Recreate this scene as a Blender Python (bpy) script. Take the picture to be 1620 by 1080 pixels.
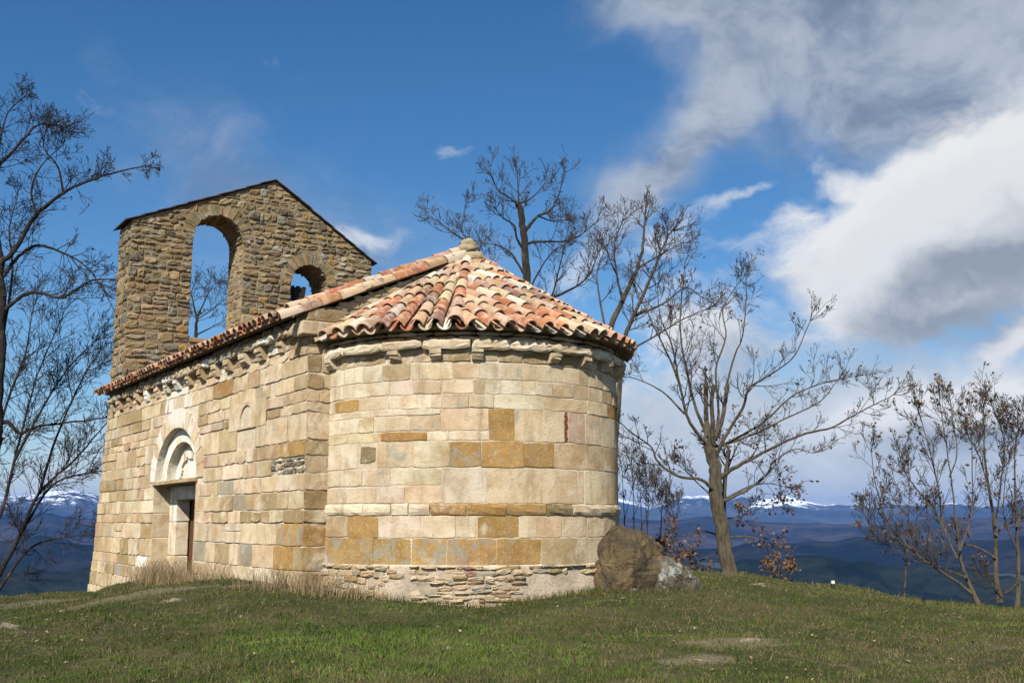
import bpy, bmesh, math, random
import numpy as np
from math import sin, cos, tan, pi, radians, sqrt, atan2, degrees, hypot, exp
from mathutils import Vector, Matrix, noise

for o in list(bpy.data.objects):
    bpy.data.objects.remove(o)
SC = bpy.context.scene
COL = SC.collection
RND = random.Random(11)

# ------------------------------------------------------------------ camera
cam = bpy.data.cameras.new("camera")
cam.sensor_width = 36.0
cam.lens = 36.0 * 1700 / 1620
cam.clip_start = 0.1
cam.clip_end = 120000
camo = bpy.data.objects.new("camera", cam)
COL.objects.link(camo)
camo.location = (0, 0, 1.3)
camo.rotation_euler = (pi / 2 + math.atan(285 / 1700), 0, 0)
SC.camera = camo

# ------------------------------------------------------------------ light
SUN_AZ = radians(-167.0)          # compass-like: 0 = +Y, positive towards +X
SUN_EL = radians(38.0)
sun_dir = Vector((sin(SUN_AZ) * cos(SUN_EL), cos(SUN_AZ) * cos(SUN_EL), sin(SUN_EL)))
sun = bpy.data.lights.new("sun", 'SUN')
sun.energy = 5.0
sun.angle = radians(0.53)
sun.color = (1.0, 0.945, 0.86)
suno = bpy.data.objects.new("sun", sun)
COL.objects.link(suno)
suno.rotation_euler = (-sun_dir).to_track_quat('-Z', 'Y').to_euler()

SC.view_settings.view_transform = 'Standard'
SC.view_settings.look = 'None'
SC.view_settings.exposure = 0.33
SC.view_settings.gamma = 1.0
SC.view_settings.use_curve_mapping = False
SC.cycles.max_bounces = 6
SC.cycles.volume_bounces = 0
SC.cycles.transparent_max_bounces = 8


# ------------------------------------------------------------------ node helpers
class NT:
    def __init__(self, tree):
        self.t = tree
        self.n = tree.nodes
        self.l = tree.links

    def put(self, sock, v):
        if v is None:
            return
        if hasattr(v, 'is_linked') or isinstance(v, bpy.types.NodeSocket):
            self.l.new(v, sock)
        else:
            if sock.type == 'RGBA' and len(v) == 3:
                v = (*v, 1.0)
            sock.default_value = v

    def math(self, op, a, b=None, c=None, clamp=False):
        m = self.n.new('ShaderNodeMath')
        m.operation = op
        m.use_clamp = clamp
        self.put(m.inputs[0], a)
        self.put(m.inputs[1], b)
        self.put(m.inputs[2], c)
        return m.outputs[0]

    def vmath(self, op, a, b=None, scale=None):
        m = self.n.new('ShaderNodeVectorMath')
        m.operation = op
        self.put(m.inputs[0], a)
        if b is not None:
            self.put(m.inputs[1], b)
        if scale is not None:
            self.put(m.inputs['Scale'], scale)
        return m.outputs['Value'] if op in ('DOT_PRODUCT', 'LENGTH') else m.outputs[0]

    def noise(self, vec, scale, detail=4, rough=0.55, dist=0.0, out=0):
        m = self.n.new('ShaderNodeTexNoise')
        self.put(m.inputs['Vector'], vec)
        m.inputs['Scale'].default_value = scale
        m.inputs['Detail'].default_value = detail
        m.inputs['Roughness'].default_value = rough
        m.inputs['Distortion'].default_value = dist
        return m.outputs[out]

    def ss(self, x, lo, hi, tmin=0.0, tmax=1.0):
        m = self.n.new('ShaderNodeMapRange')
        m.interpolation_type = 'SMOOTHSTEP'
        self.put(m.inputs[0], x)
        m.inputs[1].default_value = lo
        m.inputs[2].default_value = hi
        m.inputs[3].default_value = tmin
        m.inputs[4].default_value = tmax
        return m.outputs[0]

    def mix(self, f, a, b, mode='MIX'):
        m = self.n.new('ShaderNodeMix')
        m.data_type = 'RGBA'
        m.blend_type = mode
        self.put(m.inputs[0], f)
        self.put(m.inputs[6], a)
        self.put(m.inputs[7], b)
        return m.outputs[2]

    def coord(self, which='Object'):
        return self.n.new('ShaderNodeTexCoord').outputs[which]

    def objinfo(self, which):
        return self.n.new('ShaderNodeObjectInfo').outputs[which]

    def attr(self, name):
        a = self.n.new('ShaderNodeAttribute')
        a.attribute_name = name
        return a.outputs['Color']

    def bump(self, h, strength, dist):
        b = self.n.new('ShaderNodeBump')
        b.inputs['Strength'].default_value = strength
        b.inputs['Distance'].default_value = dist
        self.put(b.inputs['Height'], h)
        return b.outputs[0]


def material(name):
    m = bpy.data.materials.new(name)
    m.use_nodes = True
    nt = NT(m.node_tree)
    bs = m.node_tree.nodes['Principled BSDF']
    bs.inputs['Roughness'].default_value = 0.9
    bs.inputs['Specular IOR Level'].default_value = 0.2
    if 'Diffuse Roughness' in bs.inputs:
        bs.inputs['Diffuse Roughness'].default_value = 0.8
    return m, nt, bs


# ------------------------------------------------------------------ world: sky with clouds
world = bpy.data.worlds.new("World")
SC.world = world
world.use_nodes = True
W = NT(world.node_tree)
bg = world.node_tree.nodes['Background']
BG_STRENGTH = 0.083
bg.inputs['Strength'].default_value = BG_STRENGTH
sky = W.n.new('ShaderNodeTexSky')
sky.sky_type = 'NISHITA'
sky.sun_disc = False
sky.sun_elevation = SUN_EL
sky.sun_rotation = SUN_AZ
sky.altitude = 600
sky.air_density = 1.0
sky.dust_density = 0.6
sky.ozone_density = 3.0
hs = W.n.new('ShaderNodeHueSaturation')
hs.inputs['Saturation'].default_value = 1.27
hs.inputs['Value'].default_value = 1.04
W.put(hs.inputs['Color'], sky.outputs[0])
DIR = W.vmath('NORMALIZE', W.coord('Generated'))


def dirv(az, el):
    a, e = radians(az), radians(el)
    return Vector((sin(a) * cos(e), cos(a) * cos(e), sin(e)))


# domain warp
wn = W.noise(DIR, 6.0, 4, 0.6, out=1)
warp = W.vmath('SCALE', W.vmath('SUBTRACT', wn, (0.5, 0.5, 0.5)), scale=0.10)
DW = W.vmath('ADD', DIR, warp)


def blob(az, el, sa, se, rot=0.0, vec=None):
    """soft elliptical cloud area centred on a sky direction, half sizes in degrees"""
    c = dirv(az, el)
    right = Vector((cos(radians(az)), -sin(radians(az)), 0))
    up = right.cross(c)
    r = radians(rot)
    t1 = right * cos(r) + up * sin(r)
    t2 = -right * sin(r) + up * cos(r)
    v = DW if vec is None else vec
    u = W.vmath('DOT_PRODUCT', v, tuple(t1 / sin(radians(sa))))
    w = W.vmath('DOT_PRODUCT', v, tuple(t2 / sin(radians(se))))
    q = W.math('ADD', W.math('MULTIPLY', u, u), W.math('MULTIPLY', w, w))
    g = W.math('EXPONENT', W.math('MULTIPLY', q, -1.0))
    front = W.math('GREATER_THAN', W.vmath('DOT_PRODUCT', v, tuple(c)), 0.0)
    return W.math('MULTIPLY', g, front)


def total(items):
    acc = None
    for amp, b in items:
        t = W.math('MULTIPLY', b, amp)
        acc = t if acc is None else W.math('ADD', acc, t)
    return acc


# stretch so that clouds are wider than tall
def stretch(v):
    return W.vmath('MULTIPLY', v, (1.0, 1.0, 1.6))


def field(vec, cov, k, scale=10.0, det=8):
    nn = W.noise(stretch(vec), scale, det, 0.64, 0.1)
    big = W.noise(stretch(vec), scale * 0.38, 3, 0.5, 0.0)
    nn = W.math('ADD', W.math('MULTIPLY', W.math('SUBTRACT', nn, 0.5), k), W.math('MULTIPLY', W.math('SUBTRACT', big, 0.5), k * 0.55))
    return W.math('ADD', cov, nn)


def bloblist(lst, shift=None):
    v = DW if shift is None else W.vmath('ADD', DW, tuple(shift))
    return v, total([(amp, blob(az, el, sa, se, rot, v)) for amp, az, el, sa, se, rot in lst])


# cumulus: amplitude, azimuth, elevation, half width, half height, tilt (degrees)
CUMULUS = [
    (1.05, 23.8, 13.2, 7.5, 3.5, 10),
    (1.00, 18.8, 11.9, 3.2, 2.5, 16),
    (0.70, 27.0, 16.8, 6.0, 3.2, 22),
    (0.70, 35.0, 16.0, 8.0, 5.0, 0),
    (0.75, 20.5, 5.4, 5.0, 1.3, 4),
    (0.75, 27.0, 5.4, 5.0, 1.5, 0),
    (0.90, 36.0, 5.0, 8.0, 3.0, 0),
    (0.55, 10.5, 9.5, 3.4, 3.6, 0),
    (0.45, 6.0, 7.0, 4.0, 4.0, 0),
    (0.55, 23.2, 10.7, 3.6, 0.7, 10),
    (0.52, 26.0, 9.0, 2.6, 0.7, 22),
    (0.44, -6.2, 12.4, 2.0, 1.4, 0),
    (0.38, -3.5, 19.2, 2.0, 0.8, 8),
    (0.42, 11.9, 17.4, 2.2, 0.7, 28),
    (0.40, 18.2, 17.2, 2.0, 1.0, -35),
    (0.34, -8.2, 15.3, 2.6, 1.4, 0),
    (0.30, -16.0, 1.8, 14.0, 2.2, 0),
    (0.36, 3.0, 14.0, 3.4, 2.0, 30),
    (0.48, 9.0, 15.2, 2.8, 1.7, 45),
    (0.42, 14.2, 15.6, 2.4, 1.2, 20),
    (0.50, 21.6, 16.4, 2.8, 1.4, 15),
]
inview = W.ss(W.vmath('DOT_PRODUCT', DIR, tuple(dirv(0, 12))), cos(radians(46)), cos(radians(34)))
rest = W.ss(W.noise(stretch(DIR), 2.2, 3, 0.5), 0.42, 0.72)
rest = W.math('MULTIPLY', W.math('MULTIPLY', rest, W.math('SUBTRACT', 1.0, inview)), 0.9)

v1, d1 = bloblist(CUMULUS)
f1 = field(v1, W.math('ADD', d1, rest), 1.25)
a1 = W.ss(f1, 0.22, 0.72)
# self-shading: compare with the cloud a little further towards the light (up and to the left)
LIGHT = Vector((-0.80, 0.0, 0.60)).normalized()
v2, d2 = bloblist(CUMULUS[:9], LIGHT * 0.030)
f2 = field(v2, W.math('ADD', d2, rest), 1.25, 10.0, 4)
relief = W.ss(W.math('SUBTRACT', f1, f2), -0.62, 0.62)
thick = W.ss(f1, 0.55, 1.35)
bright = W.math('ADD', W.math('MULTIPLY', relief, 1.05), 0.05)
bright = W.math('SUBTRACT', bright, W.math('MULTIPLY', thick, 0.20), clamp=True)
CK = 1.0 / BG_STRENGTH
ccol = W.mix(bright, tuple(v * CK for v in (0.25, 0.285, 0.335)), tuple(v * CK for v in (0.70, 0.70, 0.70)))

# high veil: thin grey-blue sheet on the right, wisps on the left, pale air low down
VEIL = [
    (1.00, 21.0, 22.5, 9.0, 4.4, -12),
    (0.90, 9.5, 26.5, 6.0, 2.4, -10),
    (1.00, 30.0, 22.0, 9.0, 7.0, 0),
    (0.85, 9.8, 20.4, 4.8, 1.6, 48),
    (0.70, 6.0, 17.0, 2.8, 2.0, 40),
    (0.36, -18.5, 21.5, 7.5, 3.0, -28),
    (0.36, -15.0, 17.0, 8.0, 2.6, -10),
    (0.34, -9.0, 14.0, 9.0, 4.0, 0),
]
vv, dv = bloblist(VEIL)
vs = W.vmath('ADD', vv, (3.1, 1.7, 0.4))
fv = field(vs, dv, 0.95, 8.0)
av = W.ss(fv, 0.15, 1.0)
vlit = W.ss(W.noise(stretch(vs), 9.0, 9, 0.60, 0.2), 0.34, 0.66)
vcol = W.mix(vlit, tuple(v * CK for v in (0.165, 0.21, 0.28)), tuple(v * CK for v in (0.42, 0.455, 0.505)))
# pale cloud bank low over the mountains, thicker to the right
bank = W.math('MULTIPLY', field(v1, total([(1.1, blob(21.0, 3.4, 15.0, 5.0, 0, v1)), (0.62, blob(-2.0, 2.0, 30.0, 4.0, 0, v1))]), 0.6), 1.0)
bcol = W.mix(relief, tuple(v * CK for v in (0.40, 0.435, 0.48)), tuple(v * CK for v in (0.70, 0.705, 0.71)))
c0 = W.mix(W.math('MULTIPLY', av, 0.84), hs.outputs[0], vcol)
c0 = W.mix(W.ss(bank, 0.15, 0.80, 0.0, 0.88), c0, bcol)
c1 = W.mix(W.math('MULTIPLY', a1, 0.96), c0, ccol)
W.l.new(c1, bg.inputs['Color'])
world.cycles.sampling_method = 'MANUAL'
world.cycles.sample_map_resolution = 512


# ------------------------------------------------------------------ object helpers
def tag(o, label=None, category=None, group=None, kind=None):
    if label:
        o['label'] = label
    if category:
        o['category'] = category
    if group:
        o['group'] = group
    if kind:
        o['kind'] = kind
    return o


def empty(name, loc=(0, 0, 0), rz=0.0, parent=None):
    o = bpy.data.objects.new(name, None)
    o.empty_display_size = 0.3
    COL.objects.link(o)
    o.location = loc
    o.rotation_euler = (0, 0, rz)
    if parent:
        o.parent = parent
    return o


def mesh_obj(name, verts, faces, mat, parent=None, smooth=False, color=None):
    me = bpy.data.meshes.new(name)
    me.from_pydata([tuple(v) for v in verts], [], faces)
    me.update()
    if smooth:
        me.shade_smooth()
    if mat:
        me.materials.append(mat)
    o = bpy.data.objects.new(name, me)
    COL.objects.link(o)
    if parent:
        o.parent = parent
    if color:
        o.color = (*color[:3], color[3] if len(color) > 3 else 0.25)
    return o


def np_mesh(name, V, F, mat, parent=None, smooth=False, colors=None):
    """V (n,3) float array, F (m,k) int array of equal-sized faces"""
    me = bpy.data.meshes.new(name)
    V = np.asarray(V, dtype=np.float32)
    F = np.asarray(F, dtype=np.int32)
    k = F.shape[1]
    me.vertices.add(len(V))
    me.vertices.foreach_set('co', V.ravel())
    me.loops.add(F.size)
    me.loops.foreach_set('vertex_index', F.ravel())
    me.polygons.add(len(F))
    me.polygons.foreach_set('loop_start', np.arange(0, F.size, k, dtype=np.int32))
    me.polygons.foreach_set('loop_total', np.full(len(F), k, dtype=np.int32))
    me.update(calc_edges=True)
    if colors is not None:
        ca = me.color_attributes.new('Col', 'FLOAT_COLOR', 'POINT')
        c4 = np.ones((len(V), 4), dtype=np.float32)
        c4[:, :3] = colors
        ca.data.foreach_set('color', c4.ravel())
    if smooth:
        me.shade_smooth()
    if mat:
        me.materials.append(mat)
    o = bpy.data.objects.new(name, me)
    COL.objects.link(o)
    if parent:
        o.parent = parent
    return o


class MB:
    """collects simple shapes into one mesh"""
    def __init__(self):
        self.v = []
        self.f = []

    def quad(self, a, b, c, d):
        i = len(self.v)
        self.v += [a, b, c, d]
        self.f.append((i, i + 1, i + 2, i + 3))

    def box(self, x0, x1, y0, y1, z0, z1):
        i = len(self.v)
        self.v += [(x0, y0, z0), (x1, y0, z0), (x1, y1, z0), (x0, y1, z0),
                   (x0, y0, z1), (x1, y0, z1), (x1, y1, z1), (x0, y1, z1)]
        self.f += [(i, i + 3, i + 2, i + 1), (i + 4, i + 5, i + 6, i + 7), (i, i + 1, i + 5, i + 4),
                   (i + 1, i + 2, i + 6, i + 5), (i + 2, i + 3, i + 7, i + 6), (i + 3, i, i + 4, i + 7)]

    def build(self, name, mat, parent=None, smooth=False, color=None):
        return mesh_obj(name, self.v, self.f, mat, parent, smooth, color)


# ------------------------------------------------------------------ materials
def make_stone(name, bumpy=0.6, lime=False):
    m, t, bs = material(name)
    off = t.vmath('SCALE', (37.0, 51.0, 23.0), scale=t.objinfo('Random'))
    pos = t.coord('Object')
    v = t.vmath('ADD', pos, off)
    base = t.objinfo('Color')
    patch = t.objinfo('Alpha')
    n1 = t.noise(v, 2.2, 7, 0.62, 0.3)
    n2 = t.noise(v, 17.0, 8, 0.70)
    n3 = t.noise(v, 60.0, 6, 0.65)
    c = t.mix(t.ss(n1, 0.40, 0.66, 0.0, 0.75), base, (0.70, 0.60, 0.46), 'MULTIPLY')
    c = t.mix(t.ss(n2, 0.52, 0.74, 0.0, 0.50), c, (0.70, 0.60, 0.46), 'MIX')
    pt2 = t.noise(t.vmath('ADD', v, (1.0, 14.0, 7.0)), 2.8, 6, 0.62, 0.5)
    c = t.mix(t.ss(pt2, 0.55, 0.72, 0.0, 0.50), c, (0.46, 0.30, 0.13), 'MIX')
    # grey lichen and weathered crust, more of it on some stones
    pt = t.noise(t.vmath('ADD', v, (9.0, 4.0, 2.0)), 3.4, 7, 0.66, 0.7)
    lo = t.math('SUBTRACT', 0.66, t.math('MULTIPLY', patch, 0.20))
    pf = t.math('MULTIPLY', t.math('SUBTRACT', pt, lo), 9.0, clamp=True)
    c = t.mix(t.math('MULTIPLY', pf, 0.72), c, (0.31, 0.31, 0.255), 'MIX')
    # run-off stains and blotches that cross the joints
    dr = t.noise(t.vmath('MULTIPLY', pos, (2.4, 2.4, 0.32)), 1.5, 7, 0.62, 0.25)
    c = t.mix(t.ss(dr, 0.53, 0.70, 0.0, 0.50), c, (0.30, 0.225, 0.13), 'MIX')
    bl = t.noise(pos, 0.9, 6, 0.62, 0.5)
    c = t.mix(t.ss(bl, 0.50, 0.68, 0.0, 0.42), c, (0.62, 0.55, 0.44), 'MULTIPLY')
    pale = t.noise(t.vmath('ADD', pos, (3.0, 8.0, 5.0)), 1.6, 7, 0.66, 0.4)
    c = t.mix(t.ss(pale, 0.55, 0.68, 0.0, 0.55), c, (0.70, 0.62, 0.48), 'MIX')
    # pits and dark grains
    c = t.mix(t.ss(n3, 0.28, 0.43, 0.55, 0.0), c, (0.17, 0.115, 0.06), 'MIX')
    n4 = t.noise(v, 20.0, 7, 0.72, 0.6)
    c = t.mix(t.ss(n4, 0.59, 0.68, 0.0, 0.55), c, (0.24, 0.17, 0.095), 'MIX')
    n5 = t.noise(t.vmath('ADD', v, (2.0, 6.0, 11.0)), 31.0, 6, 0.7, 0.3)
    c = t.mix(t.ss(n5, 0.57, 0.68, 0.0, 0.40), c, (0.74, 0.66, 0.52), 'MIX')
    if lime:
        # lime wash run down the wall over the doorway
        sx = t.n.new('ShaderNodeSeparateXYZ')
        t.put(sx.inputs[0], pos)
        u = t.math('DIVIDE', t.math('ADD', sx.outputs[0], 7.35), 1.15)
        w = t.math('DIVIDE', t.math('SUBTRACT', sx.outputs[2], 3.85), 0.62)
        d = t.math('ADD', t.math('MULTIPLY', u, u), t.math('MULTIPLY', w, w))
        st = t.noise(t.vmath('MULTIPLY', pos, (3.0, 3.0, 0.9)), 1.6, 7, 0.66, 0.4)
        near = t.math('LESS_THAN', sx.outputs[1], -2.9)
        wx_ = t.noise(t.vmath('MULTIPLY', pos, (2.2, 2.2, 0.45)), 1.5, 6, 0.6, 0.3)
        f = t.math('MULTIPLY', t.ss(t.math('ADD', d, t.math('MULTIPLY', st, -3.4)), -0.70, -1.25), near)
        f = t.math('MAXIMUM', f, t.math('MULTIPLY', t.ss(wx_, 0.66, 0.74, 0.0, 0.7), near))
        c = t.mix(f, c, (0.70, 0.66, 0.57), 'MIX')
    t.put(bs.inputs['Base Color'], c)
    h = t.math('ADD', t.math('ADD', t.math('MULTIPLY', n2, 0.7), t.math('MULTIPLY', n3, 0.55)), t.math('MULTIPLY', n1, 0.25))
    t.put(bs.inputs['Normal'], t.bump(h, bumpy, 0.045))
    return m


M_STONE = make_stone('sandstone', 0.75, True)
M_RUBBLE = make_stone('rubble', 1.0)


def make_mortar(name, a, b, dark):
    m, t, bs = material(name)
    v = t.coord('Object')
    n1 = t.noise(v, 1.7, 6, 0.6)
    n2 = t.noise(v, 22.0, 8, 0.7)
    c = t.mix(t.ss(n1, 0.35, 0.68), a, b)
    c = t.mix(t.ss(n2, 0.50, 0.70, 0.0, 0.7), c, dark)
    t.put(bs.inputs['Base Color'], c)
    t.put(bs.inputs['Normal'], t.bump(n2, 0.9, 0.04))
    return m


M_MORTAR = make_mortar('lime_mortar', (0.66, 0.58, 0.45), (0.52, 0.42, 0.28), (0.33, 0.24, 0.14))
M_RMORTAR = make_mortar('old_mortar', (0.36, 0.28, 0.18), (0.25, 0.185, 0.105), (0.14, 0.10, 0.06))
M_WHITE = make_mortar('limewash', (0.76, 0.73, 0.66), (0.64, 0.58, 0.48), (0.46, 0.38, 0.27))
M_PLINTH = make_mortar('plinth_render', (0.56, 0.46, 0.345), (0.32, 0.265, 0.195), (0.20, 0.165, 0.115))
M_CONCRETE = make_mortar('cap_mortar', (0.44, 0.36, 0.24), (0.36, 0.29, 0.17), (0.28, 0.22, 0.12))

# clay tiles
M_TILE, t, bs = material('clay_tile')
off = t.vmath('SCALE', (17.0, 31.0, 43.0), scale=t.objinfo('Random'))
v = t.vmath('ADD', t.coord('Object'), off)
n1 = t.noise(v, 7.0, 6, 0.6)
n2 = t.noise(v, 40.0, 5, 0.6)
c = t.mix(t.ss(n1, 0.45, 0.68, 0.0, 0.65), t.objinfo('Color'), (0.56, 0.47, 0.36))
c = t.mix(t.ss(t.noise(t.vmath('ADD', v, (5, 5, 5)), 8.0, 7, 0.68), 0.54, 0.66, 0.0, 0.75), c, (0.14, 0.105, 0.08))
c = t.mix(t.ss(n2, 0.55, 0.75, 0.0, 0.35), c, (0.55, 0.42, 0.30))
t.put(bs.inputs['Base Color'], c)
t.put(bs.inputs['Normal'], t.bump(n2, 0.4, 0.01))

# dark timber, iron, slate
def plain(name, col, var=0.4, rough=0.8, scale=8.0, metal=0.0, stretchv=(1, 1, 1)):
    m, t, bs = material(name)
    v = t.vmath('MULTIPLY', t.coord('Object'), stretchv)
    n = t.noise(v, scale, 6, 0.6)
    c = t.mix(t.ss(n, 0.3, 0.75), col, tuple(x * (1 - var) for x in col))
    t.put(bs.inputs['Base Color'], c)
    bs.inputs['Roughness'].default_value = rough
    bs.inputs['Metallic'].default_value = metal
    t.put(bs.inputs['Normal'], t.bump(n, 0.4, 0.01))
    return m


M_SLATE = plain('coping_slate', (0.10, 0.085, 0.075), 0.5, 0.8, 6)
M_TIMBER = plain('door_timber', (0.12, 0.055, 0.025), 0.6, 0.75, 6, 0, (12, 12, 1))
M_BLACKWOOD = plain('yoke_timber', (0.03, 0.027, 0.025), 0.5, 0.7, 9)
M_IRON = plain('iron', (0.06, 0.05, 0.045), 0.5, 0.6, 20, 0.4)
M_BRONZE = plain('bell_bronze', (0.10, 0.10, 0.075), 0.5, 0.45, 14, 0.7)
M_BRICK = plain('slit_brick', (0.22, 0.07, 0.035), 0.5, 0.9, 30)
M_DARKVOID = plain('interior', (0.05, 0.04, 0.03), 0.3, 0.95, 5)


def make_bark(name, a, b):
    m, t, bs = material(name)
    v = t.vmath('MULTIPLY', t.coord('Object'), (6, 6, 1.6))
    n = t.noise(v, 3.0, 8, 0.65)
    n2 = t.noise(t.coord('Object'), 2.0, 5, 0.6)
    c = t.mix(t.ss(n, 0.38, 0.66), a, b)
    c = t.mix(t.ss(n2, 0.56, 0.72, 0, 0.5), c, (0.15, 0.145, 0.11))
    t.put(bs.inputs['Base Color'], c)
    t.put(bs.inputs['Normal'], t.bump(n, 0.9, 0.03))
    return m


M_BARK = make_bark('ash_bark', (0.11, 0.092, 0.062), (0.05, 0.04, 0.027))
M_BARKD = make_bark('dark_bark', (0.045, 0.038, 0.033), (0.018, 0.015, 0.013))
M_TWIG = make_bark('twig_bark', (0.085, 0.070, 0.058), (0.042, 0.034, 0.028))


def make_vcol(name, rough=0.8, trans=0.0):
    m, t, bs = material(name)
    t.put(bs.inputs['Base Color'], t.attr('Col'))
    bs.inputs['Roughness'].default_value = rough
    bs.inputs['Specular IOR Level'].default_value = 0.12
    return m


M_GRASS = make_vcol('grass_blade', 0.85)
M_LEAF = make_vcol('dry_leaf', 0.85)
# traced layout, in metres and degrees of the chapel's own frame; trees relative to their foot
APSE=[(3.75, 3.477, -91.0, [(-79.9, 'P'), (-69.5, 'P'), (-61.2, 'P'), (-50.4, 'L'), (-47.0, 'P'), (-36.0, 'P'), (-26.6, 'C'), (-18.0, 'P'), (-6.8, 'G'), (4.5, 'C'), (12.2, 'C'), (17.3, 'L'), (26.6, 'C'), (62.0, 'C')]), (3.477, 3.25, -91.0, [(-80.0, 'P'), (-68.1, 'P'), (-58.2, 'P'), (-49.4, 'P'), (-39.5, 'P'), (-28.7, 'P'), (-25.1, 'C'), (-19.8, 'P'), (-12.0, 'P'), (-7.0, 'P'), (-0.5, 'P'), (3.9, 'C'), (9.2, 'L'), (16.8, 'L'), (26.4, 'C'), (62.0, 'L')]), (3.25, 3.029, -91.0, [(-85.7, 'P'), (-71.7, 'O'), (-59.3, 'C'), (-54.0, 'P'), (-42.9, 'P'), (-39.3, 'P'), (-30.4, 'G'), (-21.9, 'P'), (-4.1, 'P'), (16.3, 'C'), (30.8, 'C'), (62.0, 'O')]), (3.029, 2.926, -91.0, [(-64.5, 'P'), (-51.3, 'P'), (-39.9, 'P')]), (2.926, 2.682, -91.0, [(-71.3, 'P'), (-64.4, 'P'), (-49.9, 'P'), (-39.8, 'G')]), (3.029, 2.682, -39.8, [(-23.8, 'C')]), (2.682, 2.527, -91.0, [(-76.8, 'C'), (-61.9, 'C'), (-44.1, 'O'), (-37.0, 'P'), (-23.8, 'P')]), (3.029, 2.527, -23.8, [(-14.9, 'O'), (-4.6, 'C'), (4.5, 'C')]), (3.029, 2.527, 6.2, [(14.7, 'K'), (24.5, 'C'), (62.0, 'C')]), (2.527, 2.121, -91.0, [(-71.6, 'P'), (-62.8, 'B'), (-49.1, 'G'), (-36.8, 'P'), (-26.1, 'M'), (-11.8, 'O'), (-0.1, 'O'), (16.7, 'L'), (28.9, 'L'), (62.0, 'L')]), (2.121, 1.843, -91.0, [(-68.9, 'C'), (-57.5, 'P'), (-39.0, 'P')]), (1.843, 1.575, -91.0, [(-62.7, 'C'), (-52.0, 'P'), (-38.9, 'C')]), (2.121, 1.575, -39.0, [(-24.3, 'P'), (-8.2, 'C'), (10.3, 'C'), (14.2, 'C'), (29.7, 'C'), (62.0, 'L')]), (1.395, 1.054, -91.0, [(-75.6, 'L'), (-61.9, 'O'), (-46.0, 'P'), (-34.5, 'P'), (-27.6, 'P'), (-13.2, 'O'), (-7.2, 'C'), (3.1, 'C'), (15.5, 'C'), (26.5, 'G'), (62.0, 'L')]), (1.054, 0.642, -91.0, [(-63.8, 'M'), (-49.2, 'M'), (-37.5, 'M'), (-21.0, 'M'), (-5.4, 'O'), (15.3, 'L'), (62.0, 'C')])]
STRING=[(-68.0, 'P'), (-56.6, 'P'), (-50.3, 'P'), (-42.9, 'P'), (-31.0, 'O'), (-18.0, 'O'), (-3.6, 'O'), (7.5, 'B'), (41.9, 'C')]
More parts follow.
